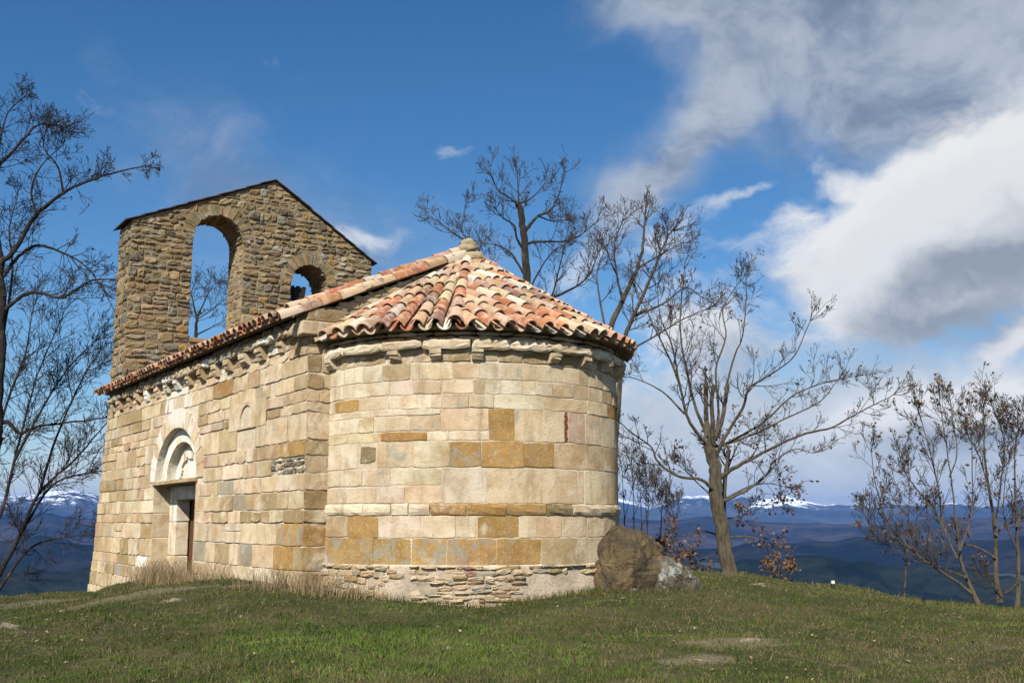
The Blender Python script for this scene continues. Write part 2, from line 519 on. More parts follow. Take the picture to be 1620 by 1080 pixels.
T_MAIN=((4.15, 21, 0.31), [(0.15, 0.115, [(0.01, 0.0, -0.05), (-0.04, 0.0, 0.34), (-0.1, 0.0, 0.83), (-0.19, 0.0, 1.38), (-0.19, 0.0, 1.88), (-0.26, 0.0, 2.25), (-0.31, 0.0, 2.5)]), (0.055, 0.008, [(-0.31, 0.0, 2.44), (-0.56, -0.2, 2.67), (-0.8, -0.4, 3.03), (-0.96, -0.6, 3.62), (-1.23, -0.8, 4.22), (-1.49, -1.0, 4.68), (-1.81, -1.2, 5.32)]), (0.05, 0.008, [(-0.33, 0.0, 2.63), (-0.51, 0.2, 3.21), (-0.62, 0.4, 3.88), (-0.71, 0.6, 4.71), (-0.64, 0.8, 5.55), (-0.53, 1.0, 6.21)]), (0.06, 0.045, [(-0.29, 0.0, 2.5), (-0.32, 0.1, 2.95), (-0.31, 0.2, 3.34), (-0.27, 0.3, 3.71)]), (0.055, 0.04, [(-0.25, 0.0, 2.56), (-0.24, -0.1, 2.93), (-0.27, -0.2, 3.3), (-0.24, -0.3, 3.6)]), (0.055, 0.04, [(-0.18, 0.0, 2.56), (-0.01, 0.17, 2.96), (0.1, 0.33, 3.36), (0.2, 0.5, 3.73)]), (0.04, 0.007, [(-0.09, 0.3, 2.71), (-0.01, 0.48, 3.24), (0.0, 0.66, 4.05), (0.26, 0.84, 4.75), (0.26, 1.02, 5.39), (0.66, 1.2, 5.98)]), (0.05, 0.007, [(-0.22, 0.0, 2.13), (-0.07, -0.23, 2.55), (0.27, -0.47, 3.14), (0.36, -0.7, 3.49), (0.68, -0.93, 3.7), (1.12, -1.17, 4.04), (1.38, -1.4, 4.66)]), (0.03, 0.006, [(0.17, 0.5, 3.7), (0.37, 0.6, 4.31), (0.57, 0.7, 4.72), (0.69, 0.8, 5.42), (0.75, 0.9, 5.98)]), (0.045, 0.007, [(-0.16, 0.0, 2.44), (0.09, 0.3, 2.51), (0.74, 0.6, 2.74), (1.48, 0.9, 3.09), (2.24, 1.2, 3.45), (2.75, 1.5, 3.96)]), (0.04, 0.007, [(0.03, 0.0, 2.5), (0.38, 0.12, 2.67), (0.86, 0.24, 2.96), (1.49, 0.36, 3.49), (2.18, 0.48, 3.76), (2.81, 0.6, 3.91)]), (0.065, 0.008, [(-0.17, 0.0, 1.78), (0.05, -0.13, 1.96), (0.28, -0.26, 2.1), (0.75, -0.39, 2.35), (1.35, -0.51, 2.62), (1.93, -0.64, 2.76), (2.45, -0.77, 3.05), (3.03, -0.9, 3.34)]), (0.045, 0.007, [(-0.07, 0.0, 1.38), (0.48, 0.16, 1.63), (0.9, 0.32, 1.94), (1.04, 0.48, 2.15), (1.51, 0.64, 2.42), (1.94, 0.8, 2.36)]), (0.06, 0.008, [(-0.16, 0.0, 1.51), (-0.33, -0.11, 1.66), (-0.53, -0.23, 1.79), (-0.98, -0.34, 1.85), (-1.36, -0.46, 2.1), (-1.52, -0.57, 2.4), (-1.86, -0.69, 2.63), (-2.17, -0.8, 2.87)]), (0.03, 0.006, [(-0.9, -0.2, 3.68), (-1.04, -0.43, 4.34), (-1.29, -0.67, 4.86), (-1.37, -0.9, 5.38)]), (0.03, 0.006, [(-0.72, 0.3, 3.1), (-1.14, 0.4, 3.56), (-1.64, 0.5, 3.83), (-1.89, 0.6, 3.88)])])
T_MID=((0.45, 31, -0.02), [(0.15, 0.09, [(0.03, 0.0, 1.7), (0.04, 0.0, 4.79), (-0.01, 0.0, 7.17), (-0.02, 0.0, 8.38), (-0.07, 0.0, 9.2), (-0.12, 0.0, 9.77), (-0.18, 0.0, 10.44), (-0.26, 0.0, 10.69)]), (0.06, 0.012, [(-0.09, 0.0, 9.24), (-0.3, -0.2, 9.56), (-0.39, -0.4, 9.91), (-0.7, -0.6, 10.06), (-0.93, -0.8, 10.28)]), (0.08, 0.012, [(-0.12, 0.0, 9.77), (0.14, 0.16, 10.15), (0.35, 0.32, 10.41), (0.72, 0.48, 10.62), (0.97, 0.64, 11.14), (1.15, 0.8, 11.92)]), (0.06, 0.012, [(-0.18, 0.0, 10.44), (-0.3, -0.12, 10.65), (-0.62, -0.25, 10.86), (-0.86, -0.38, 10.99), (-1.08, -0.5, 11.4)]), (0.05, 0.012, [(-0.26, 0.0, 10.69), (-0.26, 0.15, 11.15), (-0.3, 0.3, 11.79)]), (0.04, 0.01, [(-0.22, 0.0, 10.71), (0.06, 0.27, 10.89), (0.35, 0.53, 11.23), (0.61, 0.8, 11.62)]), (0.04, 0.01, [(0.34, 0.2, 10.37), (0.77, 0.7, 10.35), (1.24, 1.2, 10.53)]), (0.06, 0.01, [(-0.06, 0.0, 9.44), (0.33, -0.25, 9.46), (1.03, -0.5, 9.39), (1.49, -0.75, 9.49), (1.98, -1.0, 9.82)]), (0.06, 0.01, [(-0.04, 0.0, 8.42), (-0.3, 0.25, 8.97), (-0.51, 0.5, 9.32), (-0.87, 0.75, 9.6), (-1.29, 1.0, 9.71)]), (0.07, 0.01, [(0.05, 0.0, 5.97), (0.41, 0.25, 7.21), (0.74, 0.5, 7.96), (1.05, 0.75, 9.18), (1.31, 1.0, 10.3)]), (0.06, 0.01, [(0.72, 0.0, 7.81), (1.3, -0.33, 8.02), (1.75, -0.67, 8.31), (2.01, -1.0, 8.86)]), (0.06, 0.01, [(0.03, 0.2, 6.4), (-0.87, 0.36, 8.05), (-1.36, 0.52, 8.91), (-1.69, 0.68, 9.66), (-1.99, 0.84, 10.09), (-1.88, 1.0, 10.99)]), (0.04, 0.01, [(-1.7, 0.8, 9.65), (-2.12, 1.0, 9.96), (-2.63, 1.2, 10.4), (-3.03, 1.4, 10.72)]), (0.04, 0.01, [(0.02, 0.3, 8.04), (0.33, 0.0, 8.58), (0.72, -0.3, 9.12), (1.1, -0.6, 9.29)])])
T_BACK=((2.72, 27, 0.15), [(0.13, 0.02, [(-0.29, 0.0, -1.51), (-0.24, 0.07, 3.11), (-0.26, 0.13, 5.7), (0.14, 0.2, 6.79), (0.54, 0.27, 7.64), (0.72, 0.33, 8.42), (0.78, 0.4, 9.12)]), (0.1, 0.015, [(-0.24, 0.0, 1.54), (0.08, -0.08, 5.34), (0.38, -0.16, 6.3), (0.82, -0.24, 7.27), (1.07, -0.32, 7.91), (1.35, -0.4, 8.47)]), (0.05, 0.01, [(-0.27, 0.0, 5.68), (-0.43, 0.27, 6.72), (-0.48, 0.53, 7.62), (-0.2, 0.8, 8.37)]), (0.05, 0.01, [(0.11, 0.0, 6.75), (-0.06, -0.27, 7.43), (-0.12, -0.53, 8.11), (0.07, -0.8, 8.61)]), (0.05, 0.01, [(0.4, 0.0, 6.33), (1.2, 0.27, 6.72), (1.83, 0.53, 7.19), (2.29, 0.8, 7.0)]), (0.04, 0.01, [(0.54, 0.3, 7.65), (1.28, 0.6, 8.15), (1.81, 0.9, 8.48)]), (0.04, 0.01, [(0.09, 0.0, 5.35), (0.79, -0.27, 5.71), (1.56, -0.53, 6.15), (2.07, -0.8, 6.34)])])
T_LEFT=((-17.22, 36, -1.45), [(0.3, 0.17, [(-0.22, 0.0, -4.71), (-0.45, 0.0, -0.8), (-0.29, 0.0, 2.23), (-0.14, 0.0, 4.09), (-0.1, 0.0, 6.2), (-0.18, 0.0, 8.35), (-0.3, 0.0, 10.32), (-0.51, 0.0, 11.87)]), (0.15, 0.021, [(-0.17, 0.0, 10.32), (-0.34, -0.09, 11.4), (0.1, -0.17, 11.83), (0.86, -0.26, 13.15), (1.76, -0.34, 13.91), (2.42, -0.43, 14.22), (3.63, -0.51, 14.6), (4.62, -0.6, 14.8)]), (0.135, 0.018, [(-0.4, 0.0, 11.65), (-0.85, 0.13, 13.72), (-0.92, 0.27, 14.91), (-0.46, 0.4, 15.65), (0.09, 0.53, 16.52), (0.46, 0.67, 16.79), (1.05, 0.8, 16.67)]), (0.105, 0.018, [(-0.09, 0.0, 9.87), (0.5, -0.1, 10.34), (1.08, -0.2, 10.45), (1.99, -0.3, 10.25), (2.86, -0.4, 10.78), (3.43, -0.5, 10.82), (3.95, -0.6, 10.82)]), (0.105, 0.018, [(-0.31, 0.0, 10.98), (0.16, 0.18, 11.8), (0.7, 0.36, 12.23), (1.53, 0.54, 12.01), (2.26, 0.72, 11.6), (2.66, 0.9, 11.07)]), (0.06, 0.015, [(1.7, -0.2, 13.96), (1.55, -0.4, 14.8), (1.11, -0.6, 15.41), (1.2, -0.8, 15.91)]), (0.06, 0.015, [(0.88, -0.3, 13.14), (0.73, -0.5, 13.97), (1.11, -0.7, 14.77), (1.88, -0.9, 15.42)]), (0.06, 0.015, [(-0.78, 0.0, 14.82), (-0.88, 0.3, 15.97), (-0.85, 0.6, 17.14), (-0.62, 0.9, 17.74)]), (0.09, 0.015, [(-0.29, 0.0, 7.48), (-0.15, 0.25, 9.7), (-0.17, 0.5, 11.32), (-0.52, 0.75, 12.98), (-0.44, 1.0, 14.21)])])
T_LEFTLOW=((-19.6, 39, -2.32), [(0.27, 0.135, [(0.2, 0.0, -2.35), (0.2, 0.0, 0.22), (0.43, 0.0, 2.85), (0.7, 0.0, 5.08), (1.03, 0.0, 6.68)]), (0.135, 0.021, [(0.77, 0.0, 7.14), (1.23, 0.08, 7.19), (1.66, 0.16, 6.8), (2.16, 0.24, 7.02), (3.34, 0.32, 7.21), (4.62, 0.4, 7.38)]), (0.15, 0.021, [(0.26, 0.0, -0.43), (1.46, -0.1, 1.86), (2.08, -0.2, 3.07), (2.73, -0.3, 4.63), (3.89, -0.4, 5.74), (5.04, -0.5, 7.09)]), (0.105, 0.018, [(0.43, 0.0, 2.85), (1.17, 0.18, 3.85), (1.44, 0.36, 5.78), (1.62, 0.54, 7.18), (1.92, 0.72, 9.09), (2.53, 0.9, 11.04)]), (0.09, 0.018, [(0.24, 0.0, -0.22), (1.55, -0.2, 1.32), (2.56, -0.4, 2.68), (3.82, -0.6, 3.08), (4.96, -0.8, 3.19)]), (0.09, 0.018, [(0.7, 0.0, 5.08), (1.08, 0.2, 7.85), (1.54, 0.4, 9.75), (1.58, 0.6, 11.23)]), (0.075, 0.018, [(1.99, 0.0, 3.07), (3.11, -0.27, 4.85), (4.32, -0.53, 5.29), (5.08, -0.8, 5.39)]), (0.075, 0.018, [(2.6, 0.0, 4.63), (2.98, 0.27, 6.7), (3.66, 0.53, 8.83), (4.08, 0.8, 9.82)]), (0.075, 0.018, [(1.61, 0.0, 5.76), (2.44, 0.27, 7.86), (3.16, 0.53, 9.3), (3.93, 0.8, 10.3)])])
T_ARCH=((-13.56, 47, -0.7), [(0.16, 0.05, [(0.02, 0.0, -2.63), (-0.32, 0.0, 5.4), (-0.45, 0.0, 9.31), (-0.48, 0.0, 10.45), (-0.45, 0.0, 11.02)]), (0.06, 0.012, [(-0.47, 0.0, 10.88), (-0.7, 0.17, 11.63), (-0.86, 0.33, 12.19), (-0.79, 0.5, 12.57)]), (0.06, 0.012, [(-0.45, 0.0, 11.02), (-0.15, -0.17, 11.56), (0.15, -0.33, 12.1), (0.46, -0.5, 12.41)]), (0.05, 0.012, [(-0.47, 0.0, 10.17), (0.03, 0.17, 10.48), (0.4, 0.33, 10.74), (0.77, 0.5, 10.97)]), (0.04, 0.012, [(-0.45, 0.0, 10.88), (0.23, -0.17, 11.28), (0.68, -0.33, 11.59), (1.05, -0.5, 11.78)]), (0.05, 0.012, [(-0.47, 0.0, 9.74), (-1.12, 0.25, 10.5), (-1.38, 0.5, 11.41)])])
T_OAK=((4.5, 23, 0.26), [(0.07, 0.035, [(0.02, 0.0, -0.13), (-0.02, 0.0, 0.72), (-0.02, 0.0, 1.37), (0.04, 0.0, 2.04), (0.15, 0.0, 2.57)]), (0.03, 0.006, [(-0.02, 0.0, 0.72), (-0.48, 0.17, 0.85), (-0.92, 0.33, 0.71), (-1.17, 0.5, 0.55)]), (0.03, 0.006, [(-0.02, 0.0, 0.72), (0.52, -0.17, 0.72), (0.87, -0.33, 0.53), (0.97, -0.5, 0.28)]), (0.03, 0.006, [(-0.02, 0.0, 1.37), (-0.45, 0.17, 1.78), (-0.75, 0.33, 2.12), (-0.93, 0.5, 2.27)]), (0.03, 0.006, [(-0.0, 0.0, 1.51), (0.49, -0.17, 1.77), (0.85, -0.33, 1.83), (1.14, -0.5, 1.76)]), (0.025, 0.006, [(0.04, 0.0, 2.04), (0.41, 0.25, 2.73), (0.75, 0.5, 3.02)]), (0.025, 0.006, [(0.07, 0.0, 2.17), (-0.14, 0.25, 2.59), (-0.22, 0.5, 2.88)]), (0.025, 0.006, [(0.0, 0.0, 0.46), (-0.42, -0.2, 0.33), (-0.79, -0.4, 0.15)]), (0.025, 0.006, [(0.01, 0.0, 1.11), (0.48, 0.2, 1.18), (1.15, 0.4, 1.51)])])
T_SHRUB=((8.5, 20, -0.19), [(0.05, 0.006, [(-0.03, 0.0, -0.03), (-0.17, 0.08, 0.43), (-0.24, 0.16, 0.78), (-0.24, 0.24, 1.41), (-0.27, 0.32, 2.41), (-0.34, 0.4, 3.72)]), (0.045, 0.006, [(-0.15, 0.0, 0.2), (-0.44, -0.08, 0.42), (-0.77, -0.17, 0.62), (-1.26, -0.25, 0.97), (-1.71, -0.33, 1.5), (-1.92, -0.42, 2.11), (-2.0, -0.5, 2.73)]), (0.03, 0.006, [(-0.2, 0.0, 0.48), (-0.79, 0.1, 0.74), (-1.18, 0.2, 1.05), (-1.55, 0.3, 1.14)]), (0.03, 0.006, [(-0.37, 0.0, 0.83), (-0.63, 0.23, 1.63), (-1.01, 0.47, 2.32), (-1.05, 0.7, 2.71)]), (0.03, 0.006, [(-0.49, 0.3, 1.41), (-0.47, 0.4, 2.04), (-0.55, 0.5, 2.79), (-0.69, 0.6, 3.64)]), (0.025, 0.006, [(-0.32, 0.0, 0.97), (0.02, 0.17, 1.63), (0.16, 0.33, 2.55), (0.27, 0.5, 3.44)]), (0.02, 0.006, [(-1.26, 0.0, 1.01), (-1.63, -0.2, 1.23), (-2.04, -0.4, 1.41), (-2.14, -0.6, 1.67)]), (0.02, 0.006, [(-0.25, 0.4, 2.32), (-0.01, 0.57, 2.79), (0.01, 0.73, 3.47), (0.07, 0.9, 3.82)])])
T_SHRUB2=((9.14, 20.6, -0.29), [(0.06, 0.008, [(-0.03, 0.0, 0.11), (-0.05, 0.04, 0.69), (0.02, 0.08, 1.37), (-0.02, 0.12, 2.16), (-0.04, 0.16, 2.91), (0.03, 0.2, 3.77)]), (0.035, 0.006, [(-0.05, 0.0, 0.92), (-0.38, -0.1, 1.1), (-0.83, -0.2, 1.24), (-1.12, -0.3, 1.55), (-1.78, -0.4, 1.87)]), (0.035, 0.006, [(-0.02, 0.0, 1.33), (0.21, 0.13, 1.51), (0.52, 0.27, 1.6), (0.88, 0.4, 1.79)]), (0.025, 0.006, [(-0.04, 0.0, 1.97), (-0.13, 0.2, 2.82), (-0.25, 0.4, 3.26)]), (0.025, 0.006, [(-0.01, 0.0, 1.51), (0.27, 0.2, 2.44), (0.46, 0.4, 3.11), (0.44, 0.6, 3.66)])])
T_SHRUB3=((9.27, 20.2, -0.31), [(0.05, 0.007, [(-0.02, 0.0, 0.02), (0.07, 0.05, 0.63), (0.13, 0.1, 1.52), (0.19, 0.15, 2.53), (0.29, 0.2, 3.22)]), (0.03, 0.006, [(0.03, 0.0, 0.5), (-0.16, 0.2, 0.31), (-0.29, 0.4, 0.48)]), (0.03, 0.006, [(0.08, 0.0, 1.52), (0.3, -0.1, 2.15), (0.36, -0.2, 2.87), (0.25, -0.3, 3.55)]), (0.025, 0.006, [(0.06, 0.0, 1.08), (-0.21, -0.15, 1.75), (-0.16, -0.3, 2.64)])])
T_THIN=((8.53, 24, -0.33), [(0.03, 0.006, [(-0.02, 0.0, -0.31), (0.03, 0.04, 0.05), (0.13, 0.08, 0.73), (0.23, 0.12, 1.53), (0.32, 0.16, 2.28), (0.35, 0.2, 3.05)]), (0.02, 0.006, [(0.1, 0.0, 0.73), (-0.11, 0.15, 1.21), (-0.27, 0.3, 1.31)]), (0.02, 0.006, [(0.15, 0.0, 1.21), (0.3, -0.15, 1.64), (0.48, -0.3, 1.95)]), (0.02, 0.006, [(0.2, 0.0, 1.74), (-0.11, -0.15, 2.06), (-0.33, -0.3, 2.38)])])
T_SAP0=((2.49, 24.0, 0.55), [(0.022, 0.005, [(-0.01, 0.0, -0.81), (0.0, 0.03, -0.0), (-0.01, 0.07, 0.99), (-0.04, 0.1, 2.0)]), (0.014, 0.004, [(-0.03, 0.0, 0.72), (0.23, 0.3, 1.56)])])
T_SAP1=((2.71, 24.3, 0.54), [(0.022, 0.005, [(-0.02, 0.0, -0.82), (0.0, 0.03, -0.0), (0.02, 0.07, 1.1), (-0.02, 0.1, 2.21)]), (0.014, 0.004, [(-0.02, 0.0, 0.82), (0.38, 0.3, 1.67)])])
T_SAP2=((2.91, 24.6, 0.53), [(0.022, 0.005, [(-0.02, 0.0, -0.83), (0.0, 0.03, -0.0), (0.02, 0.07, 0.88), (0.0, 0.1, 1.77)]), (0.014, 0.004, [(-0.01, 0.0, 0.59), (0.37, 0.3, 1.45)])])
T_SAP3=((3.13, 24.9, 0.52), [(0.022, 0.005, [(-0.02, 0.0, -0.84), (0.0, 0.03, -0.0), (-0.05, 0.07, 0.99), (-0.03, 0.1, 2.01)]), (0.014, 0.004, [(-0.03, 0.0, 0.71), (0.05, 0.3, 1.58)])])
T_SAP4=((3.37, 25.2, 0.51), [(0.022, 0.005, [(-0.02, 0.0, -0.85), (0.0, 0.03, -0.0), (0.1, 0.07, 0.79), (0.11, 0.1, 1.59)]), (0.014, 0.004, [(0.04, 0.0, 0.5), (0.18, 0.3, 1.37)])])
T_SAP5=((3.68, 25.5, 0.5), [(0.022, 0.005, [(-0.02, 0.0, -0.86), (0.0, 0.03, -0.0), (0.15, 0.07, 0.58), (0.22, 0.1, 1.17)]), (0.014, 0.004, [(0.1, 0.0, 0.29), (-0.22, 0.3, 1.17)])])
T_SAP6=((3.99, 25.8, 0.42), [(0.022, 0.005, [(-0.02, 0.0, -0.87), (0.01, 0.03, -0.0), (-0.11, 0.07, 0.7), (-0.22, 0.1, 1.4)]), (0.014, 0.004, [(-0.12, 0.0, 0.4), (-0.11, 0.3, 1.29)])])
# ------------------------------------------------------------------ terrain
CTRL = [(0, 0, -0.30), (0, 6, -0.30), (-8, 6, -0.45), (8, 6, -0.40), (0, 11, -0.27), (-5, 11, -0.27), (5, 11, -0.27),
        (-11.2, 24, -0.56), (-11.2, 29, -0.68), (-6.7, 22.5, 0.12), (-4.9, 19.6, 0.26), (-3.3, 17.3, 0.30), (-2.8, 16.9, 0.14),
        (-0.7, 16.5, 0.05), (1.2, 17.4, 0.20), (3.0, 18.5, 0.36), (4.1, 21, 0.33), (5.6, 20, 0.13), (7.9, 20, -0.15),
        (9.3, 20, -0.29), (0, 24, 0.2), (-6, 30, -0.4), (13, 18, -0.8), (-15, 18, -0.8), (-9, 17, -0.35), (-5.5, 16, -0.03),
        (-8, 21, -0.12), (-12, 33, -1.1), (14, 10, -0.9), (-14, 8, -0.9), (2.5, 14, -0.06), (-2, 14, -0.07), (6, 15, -0.12), (-4.2, 18, 0.32)]
CX = np.array([c[0] for c in CTRL]); CY = np.array([c[1] for c in CTRL]); CZC = np.array([c[2] for c in CTRL])


def crest(x):
    # how far back the hilltop stays level before it falls away
    x = np.asarray(x, float)
    a = np.interp(x, [-30, -14, -11, -8, -3, 1.5, 3.5, 5, 9, 14, 30], [18, 25, 29.5, 34, 37, 34, 22.5, 20.8, 20.6, 19, 12])
    return a


def ground_z(x, y):
    x = np.atleast_1d(np.asarray(x, float)); y = np.atleast_1d(np.asarray(y, float))
    d2 = (x[:, None] - CX) ** 2 + (y[:, None] - CY) ** 2
    w = 1.0 / (d2 + 0.6) ** 1.7
    z = (w * CZC).sum(1) / w.sum(1)
    over = np.maximum(0, y - crest(x))
    side = np.maximum(0, np.abs(x) - 15)
    back = np.maximum(0, -y - 12)
    drop = over ** 1.35 * 0.16 / (1 + over * 0.012) + side ** 1.3 * 0.10 / (1 + side * 0.006) + back ** 1.2 * 0.06 / (1 + back * .006)
    far = np.hypot(x, y - 12)
    z = z - drop
    floor = -290 - 40 * np.sin(x * 0.0007 + 1) * np.cos(y * 0.0005)
    kk = np.clip((far - 250) / 900, 0, 1)
    kk = kk * kk * (3 - 2 * kk)
    return np.maximum(z, -330) * (1 - kk) + floor * kk


def gz(x, y):
    return float(ground_z([x], [y])[0])


def bumps(x, y):
    v = Vector((x, y, 0.0))
    side = max(0.0, min(1.0, (-1.5 - x) / 3.0)) * max(0.0, min(1.0, (y - 12.0) / 3.0))
    return (noise.noise(v * 0.55 + Vector((2, 5, 0))) * 0.10 * side + noise.noise(v * 0.9) * 0.045 + noise.noise(v * 2.3 + Vector((7, 3, 1))) * 0.022 + noise.noise(v * 6.0) * 0.010)


def build_ground():
    rings = [0.0]
    r, st = 0.0, 0.35
    while r < 60000:
        if r > 26:
            st *= 1.10
        r += st
        rings.append(r)
    na = 300
    V = [(0, 12, gz(0, 12))]
    cx, cy = 0.0, 14.0
    ang = np.linspace(0, 2 * pi, na, endpoint=False)
    for r in rings[1:]:
        xs = cx + r * np.cos(ang); ys = cy + r * np.sin(ang)
        zs = ground_z(xs, ys)
        if r < 40:
            zs = zs + np.array([bumps(a, b) for a, b in zip(xs, ys)])
        V += list(zip(xs, ys, zs))
    V[0] = (cx, cy, gz(cx, cy))
    F = []
    for j in range(na):
        F.append((0, 1 + j, 1 + (j + 1) % na))
    for i in range(len(rings) - 2):
        a = 1 + i * na; b = a + na
        for j in range(na):
            k = (j + 1) % na
            F.append((a + j, b + j, b + k, a + k))
    m, t, bs = material('meadow_soil')
    v = t.coord('Object')
    n1 = t.noise(v, 0.55, 5, 0.6, 0.5)
    n2 = t.noise(v, 3.5, 6, 0.6)
    n3 = t.noise(v, 30.0, 5, 0.6)
    c = t.mix(t.ss(n1, 0.42, 0.62), (0.034, 0.040, 0.012), (0.070, 0.058, 0.026))
    c = t.mix(t.ss(n2, 0.52, 0.70, 0, 0.7), c, (0.13, 0.10, 0.055))
    c = t.mix(t.ss(n3, 0.45, 0.65, 0, 0.6), c, (0.03, 0.03, 0.012))
    sep = t.n.new('ShaderNodeSeparateXYZ')
    t.put(sep.inputs[0], v)
    # bare pale earth: a trodden strip up to the door and two worn spots
    far = t.ss(t.vmath('LENGTH', v), 60, 400)
    c = t.mix(far, c, (0.028, 0.036, 0.028))

    def spot(x, y, a, b, rot):
        u = t.math('SUBTRACT', sep.outputs[0], x); w = t.math('SUBTRACT', sep.outputs[1], y)
        r_ = radians(rot)
        p = t.math('ADD', t.math('MULTIPLY', u, cos(r_) / a), t.math('MULTIPLY', w, sin(r_) / a))
        q = t.math('ADD', t.math('MULTIPLY', u, -sin(r_) / b), t.math('MULTIPLY', w, cos(r_) / b))
        d = t.math('ADD', t.math('MULTIPLY', p, p), t.math('MULTIPLY', q, q))
        d = t.math('ADD', d, t.math('MULTIPLY', t.math('SUBTRACT', n2, 0.5), 2.6))
        return t.ss(t.math('ADD', d, t.math('MULTIPLY', t.math('SUBTRACT', n3, 0.5), 1.6)), 1.35, 0.2)
    s_ = t.math('MAXIMUM', spot(2.55, 12.9, 0.75, 0.42, 15), spot(2.05, 11.85, 0.55, 0.3, 0))
    s_ = t.math('MAXIMUM', s_, spot(-5.7, 18.0, 1.9, 0.4, 25))
    s_ = t.math('MAXIMUM', s_, spot(-8.0, 20.0, 1.5, 0.5, 25))
    c = t.mix(t.math('MULTIPLY', s_, 0.55), c, t.mix(t.ss(n3, 0.4, 0.6), (0.235, 0.195, 0.135), (0.13, 0.105, 0.065)))
    t.put(bs.inputs['Base Color'], c)
    h = t.math('ADD', n3, t.math('MULTIPLY', n2, 0.6))
    t.put(bs.inputs['Normal'], t.bump(h, 0.8, 0.05))
    o = mesh_obj('ground', V, F, m, None, True)
    tag(o, 'grassy hilltop meadow falling away to the valley behind', 'ground', kind='structure')
    return o


build_ground()


# ------------------------------------------------------------------ distant relief
def ridge(name, label, D, depth_w, el_fn, base_z, mat, seed, az0=-62, az1=62, n=620, rows=16, rough=1.0):
    """a mountain chain D metres away; el_fn gives the crest's elevation angle over azimuth (degrees)"""
    V = []; F = []
    for j in range(rows):
        fr = j / (rows - 1)                       # 0 front foot .. 0.72 crest .. 1 back
        for i in range(n + 1):
            az = az0 + (az1 - az0) * i / n
            a = radians(az)
            crest_z = 1.3 + D * tan(radians(el_fn(az)))
            q = Vector((az * 0.35 + seed * 3.7, fr * 2.2, seed))
            ridge_n = noise.fractal(q, 0.9, 2.1, 7) if False else sum(
                (1 - abs(noise.noise(q * (2 ** k) * 1.3))) / (1.9 ** k) for k in range(6)) - 1.35
            up = (min(fr / 0.72, 1.0)) ** 1.25 if fr <= 0.72 else 1 - (fr - 0.72) / 0.28 * 0.6
            H = crest_z - base_z
            z = base_z + H * up + ridge_n * H * 0.26 * rough * sin(pi * min(fr / 0.9, 1)) ** 0.6
            r = D - depth_w * (0.72 - fr)
            r += noise.noise(q * 0.8 + Vector((3, 9, 2))) * depth_w * 0.10
            V.append((r * sin(a), r * cos(a), z))
    for j in range(rows - 1):
        for i in range(n):
            a = j * (n + 1) + i
            F.append((a, a + 1, a + n + 2, a + n + 1))
    o = mesh_obj(name, V, F, mat, None, True)
    tag(o, label, 'mountains', kind='structure')
    return o


def make_hill(name, a, b, scale, snow=None):
    m, t, bs = material(name)
    g = t.n.new('ShaderNodeNewGeometry').outputs['Position']
    n1 = t.noise(g, scale, 7, 0.6)
    n2 = t.noise(g, scale * 7, 6, 0.65)
    c = t.mix(t.ss(n1, 0.40, 0.62), a, b)
    c = t.mix(t.ss(n2, 0.45, 0.70, 0, 0.7), c, tuple(x * 0.45 for x in a))
    if snow:
        sep = t.n.new('ShaderNodeSeparateXYZ')
        t.put(sep.inputs[0], g)
        hgt = t.math('ADD', sep.outputs[2], t.math('MULTIPLY', t.math('SUBTRACT', n1, 0.5), snow[1]))
        hgt = t.math('ADD', hgt, t.math('MULTIPLY', t.math('SUBTRACT', n2, 0.5), snow[1] * 0.8))
        c = t.mix(t.ss(hgt, snow[0], snow[0] + snow[2]), c, (0.70, 0.74, 0.80))
    t.put(bs.inputs['Base Color'], c)
    bs.inputs['Specular IOR Level'].default_value = 0.0
    return m


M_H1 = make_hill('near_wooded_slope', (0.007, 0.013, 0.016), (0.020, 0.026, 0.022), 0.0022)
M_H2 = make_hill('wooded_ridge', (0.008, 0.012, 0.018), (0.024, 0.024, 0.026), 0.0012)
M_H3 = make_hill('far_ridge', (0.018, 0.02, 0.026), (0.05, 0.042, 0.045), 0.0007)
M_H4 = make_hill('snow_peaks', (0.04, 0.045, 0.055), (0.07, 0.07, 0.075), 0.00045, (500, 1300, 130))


def wav(*terms):
    return lambda az: sum(a * sin(radians(az) * k + p) for a, k, p in terms)


w1 = wav((0.45, 9, 0.4), (0.30, 21, 1.0), (0.14, 47, 2.0), (0.05, 120, 1))
w2 = wav((0.32, 11, 2.2), (0.22, 27, 0.3), (0.12, 61, 1.0), (0.05, 140, 2))
w3 = wav((0.16, 13, 1.1), (0.12, 31, 2.0), (0.06, 73, 0.5))
w4 = wav((0.22, 10, 0.2), (0.14, 29, 1.4), (0.09, 67, 2.4), (0.05, 131, 0.7))
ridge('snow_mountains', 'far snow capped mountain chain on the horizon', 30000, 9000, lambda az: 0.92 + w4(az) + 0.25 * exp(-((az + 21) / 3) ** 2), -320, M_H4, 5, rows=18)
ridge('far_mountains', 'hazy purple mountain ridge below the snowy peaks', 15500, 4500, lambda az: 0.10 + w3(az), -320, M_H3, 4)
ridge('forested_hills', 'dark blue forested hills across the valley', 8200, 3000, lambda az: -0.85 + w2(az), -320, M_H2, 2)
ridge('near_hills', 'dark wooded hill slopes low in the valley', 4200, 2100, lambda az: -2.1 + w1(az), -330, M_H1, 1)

# ------------------------------------------------------------------ chapel frame
CH = empty('chapel', (-0.795, 19.20, 0.0), -radians(90 - 33.2))
tag(CH, 'small old Romanesque stone chapel with round apse, tiled roof and bell gable', 'chapel')
RA = 2.66          # apse radius
HW = 3.07          # nave half width
XW = -12.6         # east face of the bell gable
XE = -13.85        # its west face
EAVE_N = 4.72
RIDGE = 6.20

